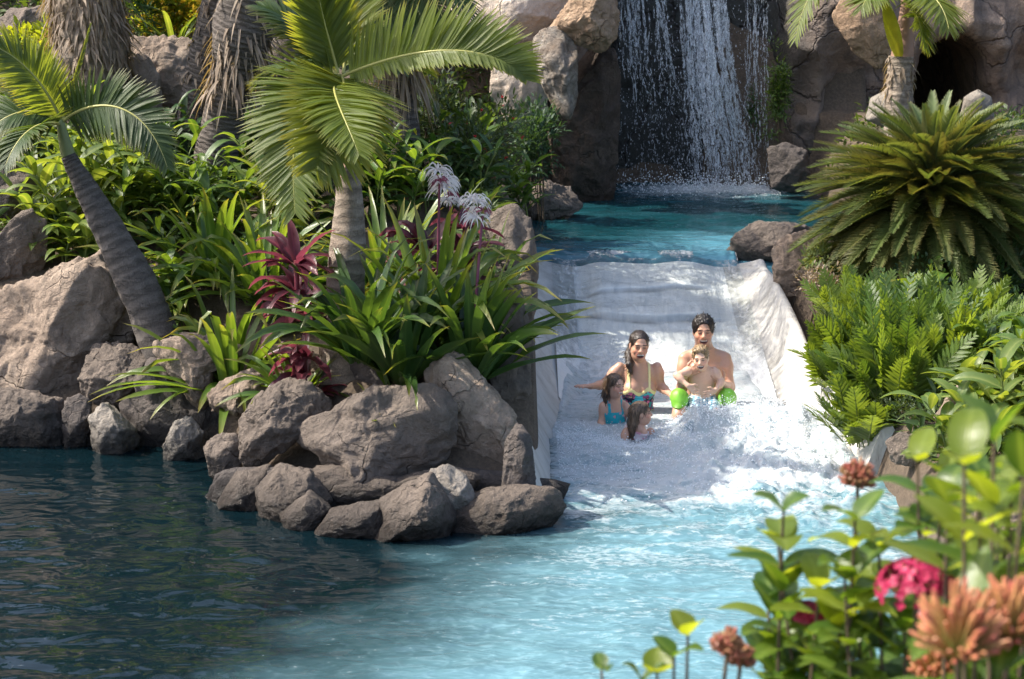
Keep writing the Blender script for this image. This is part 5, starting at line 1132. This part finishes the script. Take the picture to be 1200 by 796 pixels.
def skin_mat():
    m = Mat('skin'); c = m.attr(); n = m.noise(60, 3)
    col = m.mix(m.ramp(n, [(.3, 0.0), (.7, .14)]), c, (.30,.12,.08))
    return m.end(m.bsdf(col, .38, m.bump(n, .08, .004), Subsurface_Weight=.12, Subsurface_Radius=(.02,.008,.004), Subsurface_Scale=.6, Specular_IOR_Level=.45))
SKIN = skin_mat()
def hair_mat():
    m = Mat('hair'); c = m.attr(); v = m.co(); n = m.noise(26, 4, .6, m.map(v, (2.6, 2.6, .5)), .5)
    col = m.mix(m.ramp(n, [(.38, .75), (.60, 0.0)]), c, (.012,.008,.006))
    return m.end(m.bsdf(col, .32, m.bump(n, .9, .012), Specular_IOR_Level=.6))
HAIR = hair_mat()
def cloth_mat():
    m = Mat('swim_fabric'); n = m.noise(90, 3)
    return m.end(m.bsdf(m.attr(), .45, m.bump(n, .25, .003), Specular_IOR_Level=.4))
CLOTH = cloth_mat()

def head(f, c, H, R, neck, nr=.055, mouth=1.0, neck_to=None):
    L = lambda *p: c+R@(np.array(p)*H)
    E = lambda p, r, tag='head', k=.05, op='u': f.ell(L(*p), np.array(r)*H, R, tag, k*H, op)
    E((0, .07, .16), (.325, .40, .345)); E((0, -.06, -.10), (.275, .315, .40)); E((0, -.13, -.33), (.195, .19, .15), k=.1); E((0, -.245, -.415), (.085, .075, .075), k=.1)
    f.cap(L(-.16, -.31, .10), L(.16, -.31, .10), .055*H, .055*H, 'head', .06*H)
    for s in (-1, 1):
        E((s*.165, -.235, -.13), (.10, .10, .09), k=.1)
        E((s*.135, -.405, .015), (.075, .07, .05), k=.05, op='s')
        E((s*.135, -.305, .015), (.065, .065, .055), k=.02)
        E((s*.315, .03, -.02), (.04, .085, .13), 'ear', .03)
    f.cap(L(0, -.35, .04), L(0, -.425, -.10), .034*H, .06*H, 'head', .05*H); E((-.045, -.385, -.105), (.045, .045, .035), k=.03); E((.045, -.385, -.105), (.045, .045, .035), k=.03)
    f.ell(L(0, -.345, -.265), np.array((.155, .06, .10+.02*mouth))*H, R, 'head', .06*H)
    if mouth: E((0, -.42, -.275), (.115, .11, .06*mouth), k=.04, op='s'); E((0, -.335, -.232), (.115, .05, .030), 'head', .01)
    f.cap(L(0, .09, -.22), neck, nr*1.05, nr*1.15, 'neck', .05)
def head_colors(V, c, H, R, skin, lip=(.45,.12,.11), brow=(.05,.03,.02), beard=0.0, mouth=1.0, closed=False):
    q = ((V-c)@R)/H; x, y, z = q.T; col = np.tile(np.array(skin), (len(V), 1)); near = np.abs(q).max(1) < .62
    def put(m, cc, a=1.0):
        m = (m & near).astype(float)*a; col[:] = col*(1-m[:, None])+np.array(cc)*m[:, None]
    put((np.hypot((np.abs(x)-.17)/.13, (z+.10)/.11) < 1) & (y < -.15), np.array(skin)*np.array((1.08, .78, .74)), .6)
    if beard: put((z < -.17) & (y < .02), np.array(skin)*.42, beard)
    for s in (-1, 1):
        put((np.hypot((x-s*.14)/.095, (z-.115-.10*(.14-np.abs(x-s*.0)).clip(-.05, .05))/.026) < 1) & (y < -.2), brow, .9)
        put((np.hypot((x-s*.135)/.085, (z-.02)/.045) < 1) & (y < -.2), np.array(skin)*.55, .7)
        put((np.hypot((x-s*.135)/.058, (z-.015)/(.014 if closed else .026)) < 1) & (y < -.2), (.035,.022,.018) if closed else (.12,.09,.08), 1)
        if not closed:
            put((np.hypot((x-s*.135)/.056, (z-.015)/.024) < 1) & (np.abs(x-s*.135) > .026) & (y < -.2), (.62,.58,.55), 1)
    if mouth:
        put((np.hypot(x/.17, (z+.235)/(.135*max(mouth, .6))) < 1) & (z < -.195+.25*x*x) & (y < -.2), lip, .5)
        put((np.hypot(x/.138, (z+.232)/(.108*mouth)) < 1) & (z < -.228+.5*x*x) & (y < -.10), (.07,.015,.015), 1)
        put((np.hypot(x/.115, (z+.232)/(.10*mouth)) < 1) & (z < -.230+.5*x*x) & (z > -.280+.5*x*x) & (y < -.10), (.85,.83,.80), 1)
    else:
        put((np.hypot(x/.13, (z+.265)/.045) < 1) & (y < -.2), lip, .85)
    put((np.hypot((np.abs(x)-.045)/.022, (z+.125)/.014) < 1) & (y < -.33), np.array(skin)*.4, .8)
    return col
def hand(f, w, d, pn, sc=1.0, curl=.5, side=1, spread=1.0):
    d = nrm(d); pn = nrm(pn-d*np.dot(pn, d)); s = np.cross(d, pn)*side
    Rm = np.stack([s, pn, d], 1); f.ell(w+d*.045*sc, np.array((.038, .018, .052))*sc, Rm, 'hand', .02)
    for i, (o, l) in enumerate(((-.029, .95), (-.010, 1.08), (.010, 1.0), (.028, .8))):
        b = w+d*.082*sc+s*o*sc*1.05; d1 = nrm(d+s*o*5*spread+pn*curl*.5); m = b+d1*.042*l*sc; d2 = nrm(d1+pn*curl*1.0); e = m+d2*.034*l*sc
        f.cap(b-d*.01, m, .0095*sc, .0088*sc, 'hand', .006); f.cap(m, e, .0088*sc, .0075*sc, 'hand', .005)
    b = w+d*.025*sc-s*.030*sc; m = b+nrm(d*.7-s*.8+pn*.2)*.042*sc; e = m+nrm(d*1.0-s*.35+pn*.35)*.034*sc
    f.cap(b, m, .013*sc, .0105*sc, 'hand', .01); f.cap(m, e, .0105*sc, .0085*sc, 'hand', .006)
def limb(f, a, b, c, r, tag, k=.03):
    f.cap(a, b, r[0], r[1], tag, k); f.cap(b, c, r[1]*1.02, r[2], tag, k)
    m = a+(b-a)*.30; f.ell(m, np.array((1, 1, 1.))*r[0]*1.0, None, tag, .04)
    m = b+(c-b)*.28; f.ell(m, np.array((1, 1, 1.))*r[1]*1.06, None, tag, .03)
class Person:
    def __init__(s, label, group=None): s.f = Field(); s.label = label
    def torso(s, N, P, yaw, w=1.0, sex='m', shoulders=None):
        s.N, s.P = N, P; u = nrm(N-P); sd = nrm(rotz(yaw)@np.array((1., 0, 0))); fw = nrm(np.cross(u, sd))*1.0
        fw = nrm(np.cross(sd, u)); fw = -fw if (fw@(rotz(yaw)@np.array((0, -1., 0)))) < 0 else fw
        s.u, s.sd, s.fw = u, sd, fw; R = np.stack([sd, -fw, u], 1); s.R = R; Ln = np.linalg.norm(N-P); s.Ln = Ln; f = s.f; at = lambda t, x=0, y=0: N-u*Ln*t+sd*x*w+fw*y*w
        s.at = at; male = sex == 'm'; k = w
        f.ell(at(.26), np.array((.150 if not male else .172, .098, .15))*k, R, 'torso', .05*k)
        f.ell(at(.45, 0, -.0), np.array((.132 if not male else .158, .092, .16))*k, R, 'torso', .06*k)
        f.ell(at(.70), np.array((.112 if not male else .142, .085, .13))*k, R, 'torso', .06*k)
        f.ell(at(.97), np.array((.160 if not male else .155, .11, .115))*k, R, 'pelvis', .06*k)
        for x in (-1, 1):
            if male: f.ell(at(.27, x*.075, .068), np.array((.075, .035, .06))*k, R, 'torso', .03*k)
            elif sex == 'w': f.ell(at(.36, x*.072, .072), np.array((.068, .062, .064))*k, R, 'torso', .03*k)
            f.cap(at(.02, x*.03, -.01), at(.075, x*.13, -.015), .052*k, .046*k, 'torso', .05*k)
        f.cap(at(-.08), at(.10), .05*k, .06*k, 'torso', .05*k)
        if male: f.cap(at(.40, 0, .098), at(.85, 0, .09), .004, .004, 'torso', .02, 's')
    def loc(s, V): q = V-s.N; return q@s.sd, q@s.fw, q@s.u
    def finish(s, h, col):
        V, F = s.f.mesh(h); s.V, s.F = V, F; s.T = s.f.tags(V); s.Nn = vnormals(V, F); b = np.array((s.P[0], s.P[1], V[:, 2].min()))
        s.root = thing('person', b, s.label, 'person', 'family riding the water slide')
        s.o = obj('body', [(V, F, col(V), 0)], SKIN, s.root); return s
    def cloth(s, name, mask, colour, off=.005, fold=0.0):
        ok = mask(s.V, s.T); F = s.F[ok[s.F].all(1)]
        if not len(F): return
        use = np.unique(F); mp = -np.ones(len(s.V), int); mp[use] = np.arange(len(use)); V = s.V[use]+s.Nn[use]*(off+fold*ridge(s.V[use]*np.array((14, 9, 9)), 2, 4))[:, None]; c = colour(s.V[use]); F = mp[F]
        Vi = s.V[use]-s.Nn[use]*.002
        # hem: walls along the open border
        e = np.concatenate([F[:, [0, 1]], F[:, [1, 2]], F[:, [2, 3]], F[:, [3, 0]]]); key = np.sort(e, 1); _, inv, cn = np.unique(key, axis=0, return_inverse=True, return_counts=True); be = e[cn[inv.ravel()] == 1]; n = len(V)
        W4 = np.stack([be[:, 1], be[:, 0], be[:, 0]+n, be[:, 1]+n], -1)
        return obj(name, [(np.concatenate([V, Vi]), np.concatenate([F, W4]), np.concatenate([c, c]), 0)], CLOTH, s.root)
    def hair(s, build, colour, h=.006, noise=0.0, nsc=40, strands=500, flow=(0, .3, -1), lift=.25, sl=.07):
        f = Field(); build(f); V, F = f.mesh(h); N = vnormals(V, F)
        if noise: V = V+N*(noise*fbm(V*np.array((nsc, nsc, nsc*.4)), 3, 3))[:, None]
        c = np.array(colour)[None]*(1+.35*fbm(V*np.array((30, 30, 8)), 3, 5))[:, None]
        k = rng.integers(0, len(V), strands); fl = nrm(np.broadcast_to(np.asarray(flow, float), (strands, 3))+rng.normal(0, .25, (strands, 3))); fl = nrm(fl-N[k]*np.sum(fl*N[k], 1, keepdims=True)*.85)
        sv, sf, sa, _ = strips(V[k]-N[k]*.004, nrm(fl+N[k]*lift), N[k], rng.uniform(.025, sl, strands), .006, .8, 4, PROF_NEEDLE, .3); sc = np.repeat(np.clip(np.array(colour)[None]*rng.uniform(.5, 1.5, (strands, 1)), 0, 1), len(sv)//strands, 0)
        return obj('hair', [(V, F, np.clip(c, 0, 1), 0), (sv, sf, sc, 0)], HAIR, s.root)
def cap_hair(f, c, H, R, top=.03, front=.28, back=-.25, full=1.0):
    L = lambda *p: c+R@(np.array(p)*H)
    f.ell(L(0, .085, .175), np.array((.345+top*.5, .425+top*.5, .345+top))*H, R, 'h', .03)
    f.ell(L(0, .20, -.02), np.array((.30, .30, .32))*H*full, R, 'h', .05*H)
    f.ell(L(0, -.52, -.12), np.array((.42, .40, .46))*H, R, 'h', .03*H, 's'); f.ell(L(0, -.36, .05), np.array((.26, .22, .30))*H, R, 'h', .06*H, 's')
    for x in (-1, 1): f.ell(L(x*.38, -.10, -.30), np.array((.22, .26, .30))*H, R, 'h', .04*H, 's')

SK_W = (.60, .345, .24); SK_M = (.56, .32, .215); SK_B = (.74, .48, .35); SK_G = (.62, .37, .265)
hsh = lambda V, sc, s_: vnoise(V*sc, s_)
# ---------------- woman
Y = 14.02; p = Person('laughing woman with wet dark hair in a turquoise and floral swimsuit sitting in the slide')
Hc = W(749, 405, Y-.02); RH = rotz(.12)@rotx(.10)@roty(.05); N = W(748, 431, Y+.02); P = W(748, 492, Y+.08)
p.torso(N, P, .05, 1.0, 'w'); f = p.f; head(f, Hc, .235, RH, N-p.u*.0, .047, 1.15)
A = W(726, 430, Y+.02); B = W(706, 451, Y+.0); D_ = W(692, 453, Y-.22); limb(f, A, B, D_, (.040, .034, .025), 'arm'); hand(f, D_, W(680, 452, Y-.3)-D_, np.array((0, 0, -1.)), .95, .25, 1, 1.6)
A = W(770, 430, Y+.02); B = W(775, 454, Y+.03); D_ = W(787, 463, Y-.16); limb(f, A, B, D_, (.040, .034, .025), 'arm'); hand(f, D_, np.array((.5, -.6, -.5)), np.array((0, 0, -1.)), .95, .3, -1)
for sx in (-1, 1):
    hip = P+np.array((sx*.085, -.02, -.01)); kn = np.array((P[0]+sx*.12, 13.62, -.12)); an = np.array((P[0]+sx*.10, 13.25, -.38)); limb(f, hip, kn, an, (.078, .055, .036), 'leg', .04); f.cap(an, an+np.array((sx*.02, -.15, .05)), .034, .026, 'leg', .02)
p.finish(.0058, lambda V: head_colors(V, Hc, .235, RH, SK_W, lip=(.42,.07,.08), brow=(.03,.018,.012), mouth=1.15, closed=True))
def wtop(V):
    x, y, z = p.loc(V); return -.185+.052*np.exp(-((np.abs(x)-.075)/.045)**2)*(y > 0)-.07*(y < -.02)
def wm(V, T): x, y, z = p.loc(V); return np.isin(T, ['torso', 'pelvis']) & (z < wtop(V))
def wc(V):
    x, y, z = p.loc(V); n1 = hsh(V, 34, 3); n2 = hsh(V, 42, 9); c = np.tile(np.array((.020,.022,.05)), (len(V), 1))
    c[n1 > .22] = (.62,.14,.28); c[n1 < -.34] = (.30,.06,.22); c[n2 > .42] = (.05,.42,.45); c[n2 < -.52] = (.75,.62,.35)
    mid = np.abs(x) < .030+.18*np.clip(-z-.20, 0, .35); t = .5+.5*np.sin(z*190+3*hsh(V, 20, 4)); c[mid] = (np.array((.02,.30,.42))[None]+t[:, None]*np.array((.03,.22,.22))[None])[mid]
    tr = (z > wtop(V)-.034) & (y > 0); c[tr] = (.82,.72,.34); return c
p.cloth('swimsuit', wm, wc); p.cloth('strap', lambda V, T: (lambda x, y, z: (np.abs(np.abs(x)-.085) < .0125) & (z > wtop(V)-.01) & (z < .05) & np.isin(T, ['torso']))(*p.loc(V)), lambda V: np.tile(np.array((.82,.72,.36)), (len(V), 1)), .006)
def hw(f):
    cap_hair(f, Hc, .235, RH, .012); L = lambda *q: Hc+RH@(np.array(q)*.235)
    f.cap(L(-.10, .40, .0), L(-.30, .20, -.38), .035, .034, 'h', .03); f.cap(L(-.30, .20, -.38), L(-.34, -.20, -.66), .034, .026, 'h', .02); f.cap(L(-.34, -.20, -.66), L(-.30, -.34, -.92), .026, .012, 'h', .02)
p.hair(hw, (.034,.020,.014), .0055, .004, 50, 500, (-.2, .6, -.6), .15, .08)
# ---------------- man
Y = 14.26; p = Person('laughing man with short dark hair and stubble in lime green shorts holding a boy')
Hc = W(824, 388, Y-.05); RH = rotz(-.04)@rotx(.06); N = W(825, 413, Y); P = W(828, 484, Y+.05); p.torso(N, P, 0, 1.06, 'm'); f = p.f; head(f, Hc, .25, RH, N, .06, 1.0)
A = W(802, 420, Y); B = W(799, 455, Y-.08); D_ = W(804, 438, Y-.42); limb(f, A, B, D_, (.052, .042, .031), 'arm'); hand(f, D_, W(822, 430, Y-.47)-D_, np.array((.2, 1, 0)), 1.05, .35, -1)
A = W(850, 420, Y); B = W(855, 454, Y-.10); D_ = W(846, 450, Y-.40); limb(f, A, B, D_, (.052, .042, .031), 'arm'); hand(f, D_, W(838, 438, Y-.44)-D_, np.array((-.2, 1, -.1)), 1.05, .4, 1)
for sx, kx in ((-1, 796), (1, 852)):
    hip = P+np.array((sx*.10, -.03, -.01)); kn = W(kx, 466, 13.80); an = np.array((kn[0]+sx*.02, 13.52, -.33)); limb(f, hip, kn, an, (.080, .056, .040), 'leg', .04); f.cap(an, an+np.array((sx*.02, -.18, .03)), .040, .03, 'leg', .02)
kneeL, kneeR = W(796, 466, 13.80), W(852, 466, 13.80)
p.finish(.0062, lambda V: head_colors(V, Hc, .25, RH, SK_M, lip=(.36,.13,.11), brow=(.02,.013,.01), beard=.55, mouth=1.05, closed=True))
def sm(V, T):
    kd = np.minimum(np.linalg.norm(V-kneeL, axis=1), np.linalg.norm(V-kneeR, axis=1)); x, y, z = p.loc(V)
    return (np.isin(T, ['pelvis']) & (z < -p.Ln*.86)) | ((T == 'leg') & ((V[:, 1] > 13.79) & (V[:, 2] > -.16) | (V[:, 2] > kneeL[2]-.065+.012*np.sin(V[:, 0]*40))))
p.cloth('shorts', sm, lambda V: np.array((.20,.50,.05))*((1+.25*fbm(V*16, 3, 5))*(1-.35*sst(kneeL[2]-.01, kneeL[2]-.07, V[:, 2])))[:, None], .009, .006)
def hm(f):
    cap_hair(f, Hc, .25, RH, .045); L = lambda *q: Hc+RH@(np.array(q)*.25)
    for x in (-1, 1): f.ell(L(x*.30, -.03, .07), np.array((.05, .09, .15))*.25, RH, 'h', .02)
p.hair(hm, (.018,.013,.011), .0055, .008, 60, 600, (.25, -.1, .6), .30, .045)
# ---------------- boy
Y = 13.83; p = Person('laughing blond boy in blue checked trunks sitting on the lap of the man')
Hc = W(821, 420, Y-.03); RH = rotz(-.18)@rotx(.12)@roty(-.10); N = W(823, 434, Y+.03); P = W(823, 470, Y+.10); p.torso(N, P, -.1, .70, 'c'); f = p.f; head(f, Hc, .195, RH, N, .036, 1.0)
A = W(811, 433, Y+.02); B = W(793, 440, Y-.08); D_ = W(806, 452, Y-.14); limb(f, A, B, D_, (.030, .025, .019), 'arm', .02); hand(f, D_, W(818, 462, Y-.13)-D_, np.array((.1, 1, .2)), .72, .3, -1)
A = W(837, 434, Y+.02); B = W(846, 448, Y-.02); D_ = W(838, 458, Y-.10); limb(f, A, B, D_, (.030, .025, .019), 'arm', .02); hand(f, D_, W(830, 462, Y-.14)-D_, np.array((-.1, 1, .2)), .72, .4, 1)
kn = []
for sx in (-1, 1):
    hip = P+np.array((sx*.055, -.02, -.005)); k_ = np.array((P[0]+sx*.085, Y-.24, P[2]-.02)); kn.append(k_); an = np.array((P[0]+sx*.09, Y-.42, P[2]-.28)); limb(f, hip, k_, an, (.056, .042, .030), 'leg', .03); f.cap(an, an+np.array((sx*.01, -.11, .02)), .028, .02, 'leg', .02)
p.finish(.0048, lambda V: head_colors(V, Hc, .195, RH, SK_B, lip=(.5,.16,.14), brow=(.22,.13,.07), mouth=.95, closed=True))
def bm_(V, T):
    kd = np.minimum(np.linalg.norm(V-kn[0], axis=1), np.linalg.norm(V-kn[1], axis=1)); x, y, z = p.loc(V); return (np.isin(T, ['pelvis', 'torso']) & (z < -p.Ln*.80)) | ((T == 'leg') & (kd > .045) & (V[:, 1] > Y-.24))
def bc_(V):
    x, y, z = p.loc(V); a = (np.sin(x*170) > .1).astype(float); b = (np.sin((z-y)*170) > .1).astype(float); t = (a+b)/2
    return np.array((.70,.80,.82))*(1-t[:, None])+np.array((.02,.26,.42))*t[:, None]
p.cloth('trunks', bm_, bc_, .008)
def hb(f):
    cap_hair(f, Hc, .195, RH, .03, full=.9); L = lambda *q: Hc+RH@(np.array(q)*.195)
    for k in range(9): a = -1.1+k*.28; f.cap(L(.26*math.sin(a), -.08-.12*math.cos(a), .45), L(.32*math.sin(a), -.16-.12*math.cos(a), .37+.03*(k % 3)), .012, .006, 'h', .012)
p.hair(hb, (.40,.27,.14), .0048, .006, 55, 450, (.25, .4, .45), .3, .04)
# ---------------- girl at the left
Y = 13.62; p = Person('girl with wet brown hair in a turquoise swimsuit turning to the right beside the woman')
Hc = W(721, 452, Y); RH = rotz(.75)@rotx(.02)@roty(.12); N = W(719, 472, Y+.03); P = W(721, 516, Y+.05); P[2] = max(P[2], -.20); p.torso(N, P, .35, .70, 'c'); f = p.f; head(f, Hc, .19, RH, N, .034, .8)
A = W(708, 475, Y+.02); B = W(704, 496, Y-.02); D_ = W(712, 512, Y-.14); limb(f, A, B, D_, (.029, .024, .018), 'arm', .02); hand(f, D_, np.array((.5, -.7, -.2)), np.array((0, 0, -1.)), .7, .3, 1)
A = W(733, 475, Y+.02); B = W(741, 494, Y+.0); D_ = W(746, 508, Y-.10); limb(f, A, B, D_, (.029, .024, .018), 'arm', .02); hand(f, D_, np.array((.2, -.8, -.2)), np.array((0, 0, -1.)), .7, .3, -1)
for sx in (-1, 1):
    hip = P+np.array((sx*.05, -.02, -.01)); k_ = np.array((P[0]+.03+sx*.08, Y-.26, -.20)); an = np.array((P[0]+.05+sx*.08, Y-.50, -.42)); limb(f, hip, k_, an, (.054, .040, .028), 'leg', .03); f.cap(an, an+np.array((0, -.10, .03)), .026, .02, 'leg', .02)
p.finish(.0048, lambda V: head_colors(V, Hc, .19, RH, SK_G, lip=(.45,.14,.13), brow=(.10,.06,.035), mouth=.75, closed=True))
p.cloth('swimsuit', lambda V, T: (lambda x, y, z: np.isin(T, ['torso', 'pelvis']) & (z < -.062-.02*(y < 0)) | (np.isin(T, ['torso']) & (np.abs(np.abs(x)-.055) < .012) & (z < .04) & (z > -.07)))(*p.loc(V)),
        lambda V: np.where((hsh(V, 45, 3) > .38)[:, None], np.array((.55,.30,.34)), np.array((.015,.36,.44))*(1+.2*fbm(V*30, 2, 4))[:, None]), .005)
def hg(f):
    cap_hair(f, Hc, .19, RH, .012); L = lambda *q: Hc+RH@(np.array(q)*.19)
    for x in (-.16, .0, .16): f.cap(L(x, .34, .05), L(x*1.2, .33, -.45), .032, .03, 'h', .03); f.cap(L(x*1.2, .33, -.45), L(x*1.3, .24, -.82), .03, .013, 'h', .02)
    f.cap(L(-.30, .05, .0), L(-.27, .06, -.5), .016, .009, 'h', .02)
p.hair(hg, (.12,.072,.04), .005, .003)
# ---------------- girl in front, seen from behind
Y = 13.28; p = Person('girl with long wet brown hair in a pink swim top seen from behind')
Hc = W(752, 484, Y); RH = rotz(1.6)@rotx(-.02)@roty(.0); N = W(747, 501, Y+.02); P = W(744, 538, Y+.08); P[2] = max(P[2], -.24); p.torso(N, P, 2.3, .66, 'c'); f = p.f; head(f, Hc, .185, RH, N, .034, 0)
for A_, B_, C_, sd_ in ((W(734, 505, Y+.0), W(730, 522, Y-.05), W(738, 532, Y-.16), 1), (W(762, 505, Y+.02), W(769, 521, Y+.02), W(778, 530, Y-.08), -1)):
    limb(f, A_, B_, C_, (.028, .023, .017), 'arm', .02); hand(f, C_, np.array((.3, -.6, -.1)), np.array((0, 0, -1.)), .66, .3, sd_)
for sx in (-1, 1):
    hip = P+np.array((.0, sx*.045, -.01)); k_ = np.array((P[0]+.24, Y+.08+sx*.07, -.20)); an = np.array((P[0]+.40, Y+.05+sx*.07, -.38)); limb(f, hip, k_, an, (.052, .038, .027), 'leg', .03); f.cap(an, an+np.array((.09, 0, .02)), .025, .02, 'leg', .02)
p.finish(.0048, lambda V: head_colors(V, Hc, .185, RH, SK_G, lip=(.48,.18,.16), brow=(.10,.06,.035), mouth=0))
p.cloth('swim_top', lambda V, T: (lambda x, y, z: np.isin(T, ['torso', 'pelvis']) & (z < -.005))(*p.loc(V)), lambda V: np.where((hsh(V, 40, 3) > .1)[:, None], np.array((.72,.34,.44)), np.array((.78,.66,.68))), .006)
def hg2(f):
    cap_hair(f, Hc, .185, RH, .014); L = lambda *q: Hc+RH@(np.array(q)*.185)
    for x in (-.20, -.07, .07, .20): f.cap(L(x, .34, .06), L(x*1.15, .40, -.45), .034, .033, 'h', .03); f.cap(L(x*1.15, .40, -.45), L(x*1.2, .46, -1.0), .033, .012, 'h', .02)
p.hair(hg2, (.17,.105,.062), .005, .004)
for o in list(C.objects):
    if o.type == 'MESH': o.data.update()
